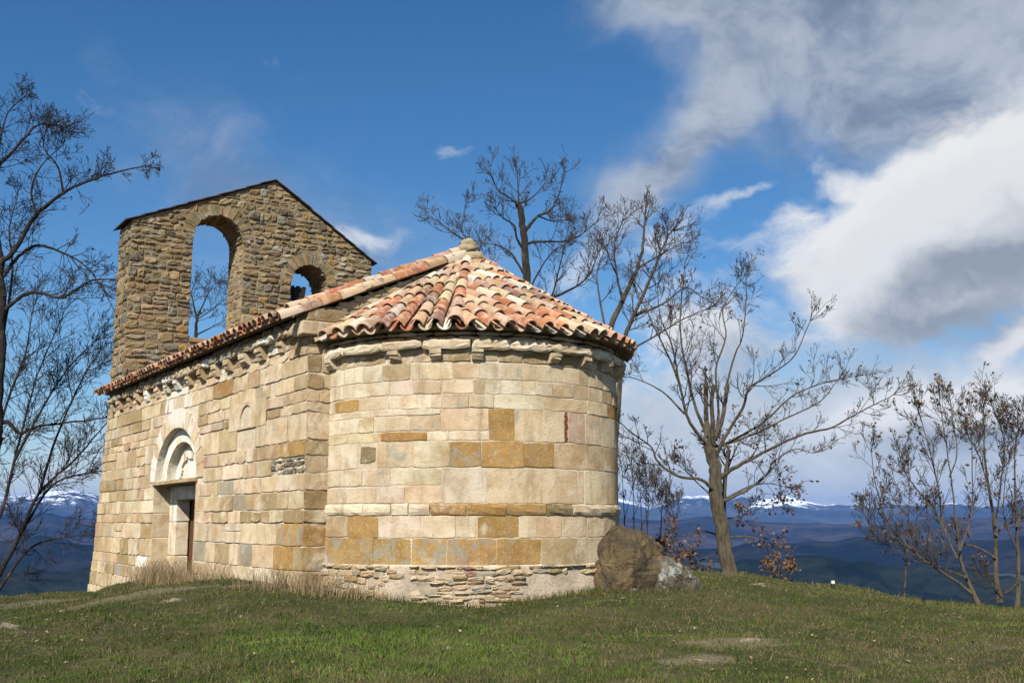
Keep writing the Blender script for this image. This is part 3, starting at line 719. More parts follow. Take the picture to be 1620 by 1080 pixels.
PAL = {
    'P': (0.68, 0.59, 0.44), 'C': (0.61, 0.495, 0.33), 'L': (0.49, 0.375, 0.225), 'O': (0.42, 0.255, 0.085),
    'B': (0.25, 0.195, 0.10), 'G': (0.58, 0.47, 0.31, 0.75), 'M': (0.42, 0.275, 0.105, 0.9), 'K': (0.50, 0.35, 0.26),
    'W': (0.78, 0.745, 0.66, 0.0), 'N': (0.36, 0.27, 0.14), 'S': (0.36, 0.31, 0.22, 1.0),
}


def vary(c, s=0.07, rnd=RND):
    al = c[3:] if len(c) > 3 else (rnd.uniform(0.05, 0.5),)
    c = c[:3]
    k = 1 + rnd.uniform(-s, s)
    return tuple(max(0.01, x * k * (1 + rnd.uniform(-s * 0.35, s * 0.35))) for x in c) + tuple(al)


def stone(name, mapf, u0, u1, v0, v1, col, parent, mat=None, proud=0.02, gap=0.007, jit=0.006, nu=None, inset=0.006, seg=0.13, rough=0.006):
    """one block: mapf(u, v, d) -> point; u and v are metres on the wall, d is the depth in front of it"""
    w = u1 - u0; h = v1 - v0
    if w < 0.03 or h < 0.03:
        return None
    g = gap
    nu = nu or max(2, min(7, int(round(w / seg))))
    J = lambda s: RND.uniform(-s, s)
    top = []; bot = []
    for i in range(nu + 1):
        uu = u0 + g + (w - 2 * g) * i / nu
        e = jit
        top.append((uu + J(e), v1 - g + J(e) - (RND.random() * jit * 2.0 if i in (0, nu) else 0)))
        bot.append((uu + J(e), v0 + g + J(e) + (RND.random() * jit * 2.0 if i in (0, nu) else 0)))
    ring = bot + top[::-1]
    K = len(ring)
    cu = (u0 + u1) / 2; cv = (v0 + v1) / 2
    ii = min(inset, w * 0.2, h * 0.2)
    V = []
    for (u, v) in ring:
        V.append(mapf(u, v, -0.05))
    for (u, v) in ring:
        V.append(mapf(u, v, proud - ii * 0.75 + J(rough * 0.6)))
    inn = []
    for (u, v) in ring:
        du = ii if u < cu else -ii
        du *= min(1.0, abs(u - cu) / (w / 2)) ** 2
        dv = ii if v < cv else -ii
        inn.append((u + du, v + dv))
    for (u, v) in inn:
        V.append(mapf(u, v, proud + J(rough)))
    mid = []
    for i in range(nu + 1):
        a = inn[i]; b = inn[K - 1 - i]
        mid.append(len(V))
        V.append(mapf((a[0] + b[0]) / 2, (a[1] + b[1]) / 2 + J(h * 0.06), proud + J(rough * 1.4)))
    F = []
    for i in range(K):
        k = (i + 1) % K
        F.append((i, k, K + k, K + i))
        F.append((K + i, K + k, 2 * K + k, 2 * K + i))
    for i in range(nu):
        b0, b1 = 2 * K + i, 2 * K + i + 1
        t0, t1 = 2 * K + K - 1 - i, 2 * K + K - 2 - i
        F.append((b0, b1, mid[i + 1], mid[i]))
        F.append((mid[i], mid[i + 1], t1, t0))
    return mesh_obj(name, V, F, mat or M_STONE, parent, False, col)


# --- apse wall ---------------------------------------------------------------
def apse_map(rad=RA):
    def f(u, v, d):
        a = u / RA
        return ((rad + d) * cos(a), (rad + d) * sin(a), v)
    return f


def cyl_shell(prof, a0, a1, n, name, mat, parent, color=None):
    V = []; F = []
    m = len(prof)
    for i in range(n + 1):
        a = radians(a0 + (a1 - a0) * i / n)
        for (r, z) in prof:
            V.append((r * cos(a), r * sin(a), z))
    for i in range(n):
        for j in range(m - 1):
            p = i * m + j
            F.append((p, p + m, p + m + 1, p + 1))
    return mesh_obj(name, V, F, mat, parent, False, color)


# mortared core: battered foot, string course bed, shaft, eaves
apse = cyl_shell([(RA + 0.02, -1.2), (RA + 0.02, 0.64), (RA - 0.004, 0.66), (RA - 0.004, 4.14), (1.2, 4.14)], -95, 95, 90, 'apse_wall', M_MORTAR, CH)
am = apse_map()
for zt, zb, a0, lst in APSE:
    prev = a0
    for a1, code in lst:
        if a1 - prev > 34:
            cuts = [prev + (a1 - prev) * k / 3 for k in range(4)]
        else:
            cuts = [prev, a1]
        for q0, q1 in zip(cuts, cuts[1:]):
            big = code in 'O'
            jit = 0.010 if code in 'OBM' else 0.007
            pr = RND.choice([RND.uniform(0.002, 0.010), RND.uniform(0.002, 0.010), RND.uniform(0.008, 0.024)])
            if code == 'B':
                # small olive slab set in a wide bed of mortar
                stone('stone_block', am, radians(q0) * RA + 0.07, radians(q1) * RA - 0.03, zb + 0.08, zt - 0.05, PAL['B'], apse, proud=0.012, jit=0.012)
                continue
            stone('stone_block', am, radians(q0) * RA, radians(q1) * RA, zb, zt, vary(PAL[code], 0.09), apse,
                  proud=pr * 0.8, gap=RND.choice([0.002, 0.003, 0.005, 0.008, 0.013]), jit=jit * 1.0, rough=0.0022)
        prev = a1
# corbel-level course just below the cornice
prev = -91
while prev < 62:
    a1 = prev + RND.uniform(7, 14)
    stone('stone_block', am, radians(prev) * RA, radians(min(a1, 62)) * RA, 3.75, 3.94, vary(PAL[RND.choice('CCLNG')], 0.1), apse,
          proud=RND.uniform(0.0, 0.02), gap=0.012, jit=0.012, rough=0.01)
    prev = a1
# narrow rubble between the cornice slabs and the tiles
for zb, zt in ((4.085, 4.16), (4.16, 4.235)):
    prev = -91
    while prev < 62:
        a1 = prev + RND.uniform(4, 11)
        stone('rubble_stone', apse_map(RA + 0.02), radians(prev) * RA, radians(min(a1, 62)) * RA, zb, zt, vary(PAL[RND.choice('CLNGL')], 0.15), apse,
              proud=RND.uniform(0.0, 0.03), gap=0.008, jit=0.01, mat=M_RUBBLE)
        prev = a1
# string course: rounded, projecting
prev = -91


def roll(name, a0, a1, col, parent):
    prof = [(RA - 0.03, 1.565), (RA + 0.02, 1.57), (RA + 0.036, 1.55), (RA + 0.045, 1.51), (RA + 0.04, 1.45), (RA + 0.022, 1.405), (RA - 0.03, 1.40)]
    n = max(2, int((a1 - a0) / 3.0))
    V = []; F = []; m = len(prof)
    dz = RND.uniform(-0.006, 0.006)
    for i in range(n + 1):
        a = radians(a0 + 0.2 + (a1 - a0 - 0.4) * i / n)
        for (r, z) in prof:
            rr = r + RND.uniform(-0.010, 0.010)
            V.append((rr * cos(a), rr * sin(a), z + dz + RND.uniform(-0.009, 0.009)))
    for i in range(n):
        for j in range(m - 1):
            p = i * m + j
            F.append((p, p + 1, p + m + 1, p + m))
    F.append(tuple(range(m)))
    F.append(tuple(n * m + k for k in range(m - 1, -1, -1)))
    return mesh_obj(name, V, F, M_STONE, parent, False, col)


for a1, code in STRING + [(62, 'C')]:
    roll('string_course_stone', prev, a1, vary(PAL[code], 0.08), apse)
    prev = a1
# foot of the wall: render with loose rubble showing through
def foot():
    V = []; F = []
    n, m = 120, 9
    for i in range(n + 1):
        a = radians(-94 + 160 * i / n)
        for j in range(m + 1):
            z = -0.6 + 1.27 * j / m
            r = RA + 0.050 + 0.05 * noise.noise(Vector((cos(a) * 5, sin(a) * 5, z * 4))) + 0.035 * noise.noise(Vector((cos(a) * 14, sin(a) * 14, z * 12)))
            if j == m:
                r = RA - 0.02
            V.append((r * cos(a), r * sin(a), z + (0.05 * noise.noise(Vector((a * 6, 2, 1))) if j >= m - 1 else 0)))
    for i in range(n):
        for j in range(m):
            p = i * (m + 1) + j
            F.append((p, p + m + 1, p + m + 2, p + 1))
    return mesh_obj('rendered_foot', V, F, M_PLINTH, apse, True)


foot()
for a0_, a1_, zlo, zhi, miss in ((-90, -60, 0.02, 0.63, 0.10), (-49, -15, 0.0, 0.63, 0.12), (-60, -49, 0.42, 0.63, 0.2), (-15, 30, 0.50, 0.63, 0.45)):
    z = zlo
    while z < zhi:
        h = RND.uniform(0.05, 0.12)
        u = radians(a0_) * RA
        while u < radians(a1_) * RA:
            w = RND.uniform(0.09, 0.30)
            edge = min(u - radians(a0_) * RA, radians(a1_) * RA - u)
            if RND.random() > miss + (0.35 if edge < 0.15 else 0):
                col = vary(PAL[RND.choice('LCSGLCN')], 0.12)
                if -0.62 * RA < u < -0.34 * RA and RND.random() < 0.16:
                    col = vary((0.38, 0.22, 0.16), 0.15)
                tilt = RND.uniform(-0.02, 0.02)
                stone('rubble_stone', apse_map(RA + 0.062), u, u + w, z + tilt, min(z + tilt + h, 0.65), col, apse, mat=M_RUBBLE,
                      proud=RND.uniform(0.0, 0.028), jit=0.010, gap=0.006, rough=0.010, inset=0.016, seg=0.10)
            u += w
        z += h
# cornice slabs and corbels
prev = -92
while prev < 62:
    a1 = min(62, prev + RND.uniform(11, 19))
    stone('cornice_slab', apse_map(RA), radians(prev) * RA, radians(a1) * RA, 3.935 + RND.uniform(-0.012, 0.012), 4.09 + RND.uniform(-0.01, 0.015),
          vary(PAL[RND.choice('PGCP')], 0.08), apse, proud=0.15 + RND.uniform(-0.02, 0.02), gap=0.004, jit=0.016, inset=0.05, rough=0.012, seg=0.12)
    prev = a1


def corbel(mapf, u, z0, z1, w, out, col, parent):
    V = []; F = []
    prof = [(-0.05, z1), (out, z1), (out, z1 - (z1 - z0) * 0.38), (out * 0.80, z1 - (z1 - z0) * 0.46), (out * 0.78, z1 - (z1 - z0) * 0.62), (out * 0.40, z0 + 0.01), (0.0, z0), (-0.05, z0)]
    for du in (-w / 2, w / 2):
        for d, z in prof:
            V.append(mapf(u + du + RND.uniform(-0.014, 0.014), z + RND.uniform(-0.014, 0.014), d + RND.uniform(-0.014, 0.014)))
    m = len(prof)
    F.append(tuple(range(m)))
    F.append(tuple(range(2 * m - 1, m - 1, -1)))
    for i in range(m - 1):
        F.append((i, m + i, m + i + 1, i + 1))
    return mesh_obj('corbel', V, F, M_STONE, parent, False, col)


for a in (-87, -55.7, -41.4, -27.7, -0.4, 13.7, 28.4, 43, 57):
    corbel(am, radians(a) * RA, 3.775, 3.945, 0.17, 0.15, vary(PAL[RND.choice('CPG')], 0.1), apse)
# slit window closed with thin bricks
slit = MB()
for k in range(11):
    z = 2.545 + k * 0.044
    a0, a1 = radians(4.75), radians(5.95)
    r0, r1 = RA - 0.03, RA + 0.004 + RND.uniform(-0.006, 0.006)
    j = RND.uniform(-0.003, 0.003)
    pts = [(r0 * cos(a0 + j), r0 * sin(a0 + j)), (r1 * cos(a0 + j), r1 * sin(a0 + j)), (r1 * cos(a1 + j), r1 * sin(a1 + j)), (r0 * cos(a1 + j), r0 * sin(a1 + j))]
    i = len(slit.v)
    slit.v += [(x, y, z) for x, y in pts] + [(x, y, z + 0.036) for x, y in pts]
    slit.f += [(i, i + 1, i + 5, i + 4), (i + 1, i + 2, i + 6, i + 5), (i + 2, i + 3, i + 7, i + 6), (i + 4, i + 5, i + 6, i + 7), (i, i + 3, i + 2, i + 1)]
so = slit.build('slit_window', M_BRICK, apse)
so['label'] = 'narrow slit filled with rusty red brick'

# --- nave ----------------------------------------------------------------------
def wx(z):
    # the west end is battered
    return XE - max(0.0, 4.7 - z) * 0.20 - max(0.0, 0.6 - z) * 0.10


PX, PA, PB, PZ = -7.30, 1.57, 1.14, 2.20      # portal: centre, half span, rise, springing


def arch_z(x, grow=0.0):
    q = (x - PX) / (PA + grow)
    return PZ + (PB + grow) * sqrt(max(0.0, 1 - q * q))


def nave_core():
    mb = MB()
    y0 = -HW + 0.012
    zs = 4.66
    # south face in vertical strips, leaving the portal open
    xs = sorted(set([0.0, PX + PA, PX - PA] + [PX + PA * cos(pi * k / 24) for k in range(1, 24)] + [-1.5, -3, -4.5, -10, -11.5, -13]))
    xs = [x for x in xs]
    for a, b in zip(xs, xs[1:]):
        mid = (a + b) / 2
        if abs(mid - PX) < PA:
            za, zb = arch_z(a), arch_z(b)
        else:
            za = zb = -2.5
        mb.quad((a, y0, za), (b, y0, zb), (b, y0, zs), (a, y0, zs))
    zl = [-2.5, -1, 0, 0.6, 1.5, 3, 4.66]
    for z0, z1 in zip(zl, zl[1:]):
        mb.quad((wx(z0) + 0.012, y0, z0), (-13, y0, z0), (-13, y0, z1), (wx(z1) + 0.012, y0, z1))
        mb.quad((wx(z0), HW, z0), (wx(z0), y0, z0), (wx(z1), y0, z1), (wx(z1), HW, z1))
    # north wall, east gable, top
    mb.quad((0, HW, -2.5), (-15.5, HW, -2.5), (-15.5, HW, zs), (0, HW, zs))
    xg = -0.012
    mb.quad((xg, y0, -2.5), (xg, HW, -2.5), (xg, HW, zs), (xg, y0, zs))
    mb.v += [(xg, y0, zs), (xg, HW, zs), (xg, 0, RIDGE - 0.12)]
    n = len(mb.v); mb.f.append((n - 3, n - 2, n - 1))
    return mb.build('nave_wall', M_MORTAR, CH)


nave = nave_core()


def south_map(u, v, d):
    return (u, -HW - d, v)


def east_map(u, v, d):
    return (d, u, v)


# colours seen at particular spots of the south wall (x, z)
HINT = {}
NAVE_SPOTS = [(-0.35, 2.50, 'O'), (-0.4, 2.2, 'S'), (-0.75, 2.22, 'O'), (-0.2, 1.9, 'L'), (-1.2, 1.65, 'N'), (-0.2, 1.38, 'N'), (-0.3, 1.1, 'S'),
              (-0.95, 1.1, 'M'), (-0.8, 0.7, 'O'), (-0.3, 0.7, 'N'), (-2.6, 0.65, 'S'), (-3.1, 1.62, 'S'), (-2.2, 1.95, 'G'), (-3.9, 1.9, 'S'), (-4.4, 3.3, 'G'),
              (-3.6, 1.6, 'L'), (-2.0, 3.7, 'G'), (-0.6, 0.4, 'L'), (-5.1, 0.7, 'S'), (-11.5, 2.5, 'G'), (-12.6, 1.1, 'G'), (-12.0, 0.2, 'S'), (-9.6, 0.4, 'W'), (-5.2, 2.6, 'K'), (-4.0, 3.9, 'O')]
ZC = [4.20, 4.03, 3.72, 3.455, 3.244, 3.075, 2.624, 2.365, 2.082, 1.80, 1.497, 1.276, 0.906, 0.515, 0.266, -0.02, -0.36, -0.75, -1.15]
NICHE = (-2.84, 0.34, 3.03, 3.14, 0.30)   # centre, half width, foot, springing, rise


def spans(zm, x0, x1, holes):
    iv = [(x0, x1)]
    for h0, h1 in holes:
        nv = []
        for a, b in iv:
            if h1 <= a or h0 >= b:
                nv.append((a, b))
            else:
                if h0 - a > 0.06:
                    nv.append((a, h0))
                if b - h1 > 0.06:
                    nv.append((h1, b))
        iv = nv
    return iv


def split_run(a, b, mean, rnd, mn=0.22):
    cuts = [a]
    while b - cuts[-1] > mean * 1.5:
        step = max(mn, rnd.gauss(mean, mean * 0.32))
        if b - (cuts[-1] + step) < mn:
            break
        cuts.append(cuts[-1] + step)
    cuts.append(b)
    return cuts


r2 = random.Random(4)
for ci, (zt, zb) in enumerate(zip(ZC, ZC[1:])):
    zm = (zt + zb) / 2
    holes = []
    if zm < PZ - 0.02:
        holes.append((PX - PA - 0.02, PX + PA + 0.02))
    elif zb < arch_z(PX, 0.42):
        q = (max(zb, PZ) - PZ) / (PB + 0.42)
        hwid = (PA + 0.42) * sqrt(max(0, 1 - q * q))
        if hwid > 0.2:
            holes.append((PX - hwid, PX + hwid))
    if zb < NICHE[3] + NICHE[4] and zt > NICHE[2] + 0.01:
        holes.append((NICHE[0] - NICHE[1] - (0.16 if zm < 3.245 else -0.02), NICHE[0] + NICHE[1] + (0.16 if zm < 3.245 else -0.02)))
    if abs(zm - 3.6) < 0.15:
        holes += [(-1.68, -1.44), (-6.06, -5.82), (-9.55, -9.3)]
    mean = 0.62 + 0.5 * (zt - zb)
    for a, b in spans(zm, wx(zm), 0.0, holes):
        cuts = split_run(a, b, mean, r2)
        for c0, c1 in zip(cuts, cuts[1:]):
            far_w = (c0 + c1) / 2 < -10.5
            code = r2.choice('CCCCLLCPPLCGN') if not far_w else r2.choice('LLCLNCLG')
            if c0 > -1.0 and zm > 2.6:
                code = r2.choice('CLCC')
            for (hx, hz, hc) in NAVE_SPOTS:
                if c0 < hx < c1 and zb < hz < zt:
                    code = hc
            if zb < 2.2 < zt and c1 > -0.9:
                # broken quoin patched with small dark rubble
                zz = zb
                while zz < zt - 0.04:
                    hh = r2.uniform(0.06, 0.13); uu = c0
                    while uu < c1 - 0.03:
                        ww = r2.uniform(0.08, 0.24)
                        stone('rubble_stone', south_map, uu, min(uu + ww, c1), zz, min(zz + hh, zt), vary(r2.choice([(0.22, 0.19, 0.13, 0.9), (0.30, 0.24, 0.15, 0.8), (0.55, 0.47, 0.35, 0.3), (0.17, 0.15, 0.11, 1.0)]), 0.15, r2),
                              nave, mat=M_RUBBLE, proud=r2.uniform(-0.008, 0.02), gap=0.008, jit=0.014, inset=0.016, rough=0.012, seg=0.1)
                        uu += ww
                    zz += hh
                continue
            sub = [(zb, zt)]
            if zt - zb > 0.34 and r2.random() < 0.12:
                mz = zb + (zt - zb) * r2.uniform(0.4, 0.6)
                sub = [(zb, mz), (mz, zt)]
            for s0, s1 in sub:
                worn = r2.random() < 0.25
                stone('stone_block', south_map, c0, c1, s0, s1, vary(PAL[code], 0.10, r2), nave, proud=r2.choice([r2.uniform(-0.002, 0.008), r2.uniform(0.0, 0.022)]) if code != 'S' else -0.004,
                      gap=r2.uniform(0.004, 0.014), jit=0.018 if worn else 0.008, rough=0.008 if worn else 0.0025, seg=0.17)
# east shoulder of the nave, beside the apse
for zt, zb in zip(ZC, ZC[1:]):
    if zb < -0.5:
        continue
    cuts = [-HW, -2.62] if r2.random() < 0.45 else [-HW, -HW + r2.uniform(0.22, 0.34), -2.62]
    for a, b in zip(cuts, cuts[1:]):
        code = r2.choice('CCLLN') if zb > 1.5 else r2.choice('NMOLN')
        stone('stone_block', east_map, a, b, zb, zt, vary(PAL[code], 0.1, r2), nave, proud=r2.uniform(0.0, 0.03), gap=0.008, jit=0.014, rough=0.008, seg=0.12)
# rubble of the east gable above the apse roof
for k in range(18):
    zb = 4.03 + k * 0.12
    y1 = (RIDGE - 0.10 - (zb + 0.12)) / (RIDGE - EAVE_N) * 3.4
    lo = max(-HW, -y1)
    # only the strip that stays clear of the conical roof
    apse_edge = -max(0.0, (6.03 - zb) / (6.03 - 4.17) * 3.0) + 0.1
    hi = min(apse_edge + 0.65, -0.1)
    if lo > hi - 0.1:
        continue
    cuts = split_run(lo, hi, 0.28, r2, 0.1)
    for a, b in zip(cuts, cuts[1:]):
        stone('rubble_stone', east_map, a, b, zb, zb + 0.12, vary(PAL[r2.choice('LNCSGN')], 0.15, r2), nave, mat=M_RUBBLE,
              proud=r2.uniform(0.0, 0.03), gap=0.01, jit=0.016, rough=0.01)
# voussoirs of the portal arch
nv = 15
def vmap(cx, cz, A, B):
    def f(u, v, d):      # u = angle, v = growth outwards
        return (cx + (A + v) * cos(u), -HW - d, cz + (B + v) * sin(u))
    return f


def voussoir(mapf, a0, a1, g0, g1, col, parent, mat=M_STONE, proud=0.012, name='voussoir'):
    V = []; F = []
    n = 2
    e = (a1 - a0) * 0.02
    for d in (-0.06, proud):
        for i in range(n + 1):
            a = a0 + e + (a1 - a0 - 2 * e) * i / n
            V.append(mapf(a, g0 + RND.uniform(-.004, .004), d))
        for i in range(n, -1, -1):
            a = a0 + e + (a1 - a0 - 2 * e) * i / n
            V.append(mapf(a, g1 + RND.uniform(-.02, .02), d + RND.uniform(-.006, .006)))
    K = 2 * (n + 1)
    for i in range(K):
        k = (i + 1) % K
        F.append((i, K + i, K + k, k))
    F.append((K, K + 5, K + 4, K + 1)); F.append((K + 1, K + 4, K + 3, K + 2))
    F = [tuple(reversed(f)) for f in F]
    return mesh_obj(name, V, F, mat, parent, False, col)


def wall_fill(x0, x1, z0, z1, depth, mat, name, parent):
    mb = MB()
    mb.quad((x0, -HW + depth, z0), (x1, -HW + depth, z0), (x1, -HW + depth, z1), (x0, -HW + depth, z1))
    return mb.build(name, mat, parent)


# portal as a part of the chapel: recess, two arch orders, tympanum, impost, lintel, jambs, door
por = MB()
N = 28
D1, D2 = 0.15, 0.34
XL, XR = PX - PA, PX + PA


def order(mb, A, B, d0, d1, cz=PZ):
    for i in range(N):
        a0, a1 = pi * i / N, pi * (i + 1) / N
        p = lambda a, d: (PX + A * cos(a), -HW + d, cz + B * sin(a))
        mb.quad(p(a0, d0), p(a1, d0), p(a1, d1), p(a0, d1))


def ring(mb, A0, B0, A1, B1, d, cz=PZ):
    for i in range(N):
        a0, a1 = pi * i / N, pi * (i + 1) / N
        mb.quad((PX + A0 * cos(a0), -HW + d, cz + B0 * sin(a0)), (PX + A0 * cos(a1), -HW + d, cz + B0 * sin(a1)),
                (PX + A1 * cos(a1), -HW + d, cz + B1 * sin(a1)), (PX + A1 * cos(a0), -HW + d, cz + B1 * sin(a0)))


order(por, PA, PB, -0.012, D1)
A2, B2 = PA - 0.44, PB - 0.30
ring(por, PA, PB, A2, B2, D1)
order(por, A2, B2, D1, D2)
portal = por.build('portal', M_WHITE, CH)
portal['label'] = 'arched south doorway with recessed orders and white limewash'
tym = MB()
for i in range(N):
    a0, a1 = pi * i / N, pi * (i + 1) / N
    tym.quad((PX, -HW + D2, PZ), (PX + A2 * cos(a0), -HW + D2, PZ + B2 * sin(a0)), (PX + A2 * cos(a1), -HW + D2, PZ + B2 * sin(a1)), (PX, -HW + D2, PZ))
tym.f = [f[:3] for f in tym.f]
tym.build('tympanum', M_WHITE, portal)
# broken inner arch fragment on the tympanum
vm2 = vmap(PX, PZ, A2 - 0.42, B2 - 0.26)
for k in range(8):
    a0 = pi * (0.40 + 0.07 * k)
    o = voussoir(lambda u, v, d: (vm2(u, v, 0)[0], -HW + D2 - d, vm2(u, v, 0)[2]), a0, a0 + pi * 0.068, -RND.uniform(0.02, 0.12), 0.14, vary(PAL['W'], 0.08), portal, M_STONE, 0.05, 'arch_fragment')
vm = vmap(PX, PZ, PA, PB)
for k in range(nv):
    a0, a1 = pi * k / nv, pi * (k + 1) / nv
    code = RND.choice('CWCP') if k > nv * 0.25 else RND.choice('CCP')
    voussoir(vm, a0, a1, 0.0, 0.42, vary(PAL[code], 0.06), portal)
# inner order voussoirs
vi = vmap(PX, PZ, A2, B2)
for k in range(9):
    a0, a1 = pi * k / 9, pi * (k + 1) / 9
    voussoir(lambda u, v, d: (vi(u, v, 0)[0], -HW + D1 - d, vi(u, v, 0)[2]), a0, a1, 0.0, 0.31, vary(PAL['W'], 0.06), portal, M_STONE, 0.02)


def slab(name, x0, x1, y0, y1, z0, z1, mat, parent, col=None, jit=0.012):
    """a chamfered, slightly uneven block"""
    V = []
    c = min(0.02, (x1 - x0) * .2, (z1 - z0) * .25, (y1 - y0) * .25)
    for z, k in ((z0, c), (z0 + c, 0), (z1 - c, 0), (z1, c)):
        V += [(x0 + k, y0 + k, z), ((x0 + x1) / 2, y0 + k, z), (x1 - k, y0 + k, z), (x1 - k, y1 - k, z), (x0 + k, y1 - k, z)]
    V = [(a + RND.uniform(-jit, jit) * .6, b + RND.uniform(-jit, jit) * .6, c_ + RND.uniform(-jit, jit) * .4) for a, b, c_ in V]
    F = [(4, 3, 2, 1, 0), (15, 16, 17, 18, 19)]
    for L in range(3):
        for i in range(5):
            k = (i + 1) % 5
            F.append((L * 5 + i, L * 5 + k, L * 5 + 5 + k, L * 5 + 5 + i))
    return mesh_obj(name, V, F, mat, parent, False, col)


for xr in (XL, XR):
    rv = MB()
    rv.quad((xr, -HW - 0.012, -1), (xr, -HW + 0.40, -1), (xr, -HW + 0.40, PZ), (xr, -HW - 0.012, PZ))
    rv.build('outer_reveal', M_STONE, portal, False, PAL['C'])
for zz in (1.50, 0.95, 0.40, -0.1):
    slab('reveal_stone', XL - 0.05, XL + 0.012, -HW - 0.006, -HW + 0.36, zz, zz + 0.535, M_STONE, portal, vary(PAL[RND.choice('CPC')], 0.08), 0.008)
DXL, DXR, DZ = -8.28, -6.36, 1.79
slab('impost_slab', XL - 0.10, XR + 0.04, -HW - 0.05, -HW + 0.42, PZ - 0.095, PZ - 0.002, M_STONE, portal, PAL['N'], 0.016)
slab('lintel', DXL - 0.16, XR - 0.01, -2.74, -2.30, DZ, PZ - 0.10, M_STONE, portal, PAL['W'])
slab('door_jamb', XL - 0.10, DXL, -2.71, -2.42, 1.30, PZ - 0.10, M_STONE, portal, vary(PAL['W'], .05))
slab('door_jamb', XL - 0.10, DXL - 0.004, -2.705, -2.42, 0.55, 1.295, M_STONE, portal, vary(PAL['P'], .05))
slab('door_jamb', XL - 0.10, DXL + 0.004, -2.708, -2.42, -0.9, 0.545, M_STONE, portal, vary(PAL['C'], .05))
slab('door_jamb', DXR, XR + 0.10, -2.71, -2.42, 1.0, DZ - 0.004, M_STONE, portal, vary(PAL['W'], .05))
slab('door_jamb', DXR + 0.004, XR + 0.10, -2.705, -2.42, -0.9, 0.995, M_STONE, portal, vary(PAL['C'], .05))
# door leaf: vertical planks set back in the opening
door = MB()
door.box(DXL - 0.05, DXR + 0.05, -2.38, -2.34, -0.9, DZ + 0.05)
dl = door.build('door', M_TIMBER, portal)
dl['label'] = 'dark brown plank door deep in the doorway'
# niche window with a one-piece arched head
def niche():
    cx, a, z0, zs, b = NICHE
    mb = MB()
    n = 14
    pts = [(cx - a, z0), (cx + a, z0)] + [(cx + a * cos(pi * k / n), zs + b * sin(pi * k / n)) for k in range(n + 1)]
    for i in range(len(pts)):
        p, q = pts[i], pts[(i + 1) % len(pts)]
        mb.quad((p[0], -HW - 0.018, p[1]), (q[0], -HW - 0.018, q[1]), (q[0], -HW + 0.16, q[1]), (p[0], -HW + 0.16, p[1]))
    i = len(mb.v)
    mb.v += [(x, -HW + 0.16, z) for x, z in pts]
    mb.f.append(tuple(range(i, i + len(pts))))
    # stone slab around it
    X0, X1, Z0, Z1 = cx - 0.95, cx + 1.05, 3.00, 3.50
    outer = [(X0, Z0), (X1, Z0)] + [(cx + (X1 - cx) * max(-1, min(1, 1.6 * cos(pi * k / n))) if cos(pi * k / n) > 0 else cx + (cx - X0) * max(-1, 1.6 * cos(pi * k / n)), zs + (Z1 - zs) * min(1, 1.8 * sin(pi * k / n) + (0.0))) for k in range(n + 1)]
    for i in range(len(pts)):
        k = (i + 1) % len(pts)
        p, q, P_, Q_ = pts[i], pts[k], outer[i], outer[k]
        mb.quad((P_[0], -HW - 0.018, P_[1]), (Q_[0], -HW - 0.018, Q_[1]), (q[0], -HW - 0.018, q[1]), (p[0], -HW - 0.018, p[1]))
    return mb.build('niche_window', M_STONE, nave, False, PAL['C'])


niche()
# cornice of the nave: slabs, corbels, rubble above
x = wx(4.4) + 0.35
while x < 0.12:
    w = RND.uniform(0.45, 0.95)
    stone('cornice_slab', south_map, x, min(x + w, 0.16), 4.395 + RND.uniform(-.015, .015), 4.545 + RND.uniform(-.015, .02), vary(PAL[RND.choice('GCWLS')], 0.1), nave,
          proud=0.17 + RND.uniform(-.04, .03), gap=0.006, jit=0.02, inset=0.05, rough=0.015, seg=0.14)
    x += w
for zb, zt in ((4.19, 4.40), (4.545, 4.63), (4.63, 4.72)):
    x = wx(4.4)
    while x < -0.02:
        w = RND.uniform(0.2, 0.6)
        stone('rubble_stone', south_map, x, min(x + w, 0.0), zb, zt, vary(PAL[RND.choice('GCWLN')], 0.12), nave, mat=M_RUBBLE,
              proud=RND.uniform(0.0, 0.03), gap=0.012, jit=0.018, rough=0.012)
        x += w
k = 0
while -1.15 - 0.86 * k > -13.6:
    corbel(south_map, -1.15 - 0.86 * k + RND.uniform(-.05, .05), 4.16 + RND.uniform(-.03, .02), 4.395, 0.26 + RND.uniform(-.05, .08), 0.13 + RND.uniform(-.04, .03), vary(PAL[RND.choice('CWGL')], .1), nave)
    k += 1
slab('cornice_slab', -0.30, 0.16, -HW - 0.17, -2.55, 4.33, 4.56, M_STONE, nave, PAL['C'], 0.02)
slab('corner_stone', -0.42, 0.10, -HW - 0.06, -2.50, 4.57, 4.80, M_STONE, nave, PAL['N'], 0.02)
# --- bell gable ------------------------------------------------------------------
GY0, GY1, GAP, GZ0, GZA, GZ1 = -HW, 4.07, 0.91, 9.33, 11.11, 9.11
OP = [(-0.67, 0.72, 9.13, 0.72, 6.15), (2.09, 0.58, 8.20, 0.58, 7.25)]     # centre, half width, springing, rise, sill


def gable_top(y):
    return GZ0 + (GZA - GZ0) * (y - GY0) / (GAP - GY0) if y < GAP else GZ1 + (GZA - GZ1) * (GY1 - y) / (GY1 - GAP)


def op_head(op, y):
    q = (y - op[0]) / op[1]
    return op[2] + op[3] * sqrt(max(0, 1 - q * q))


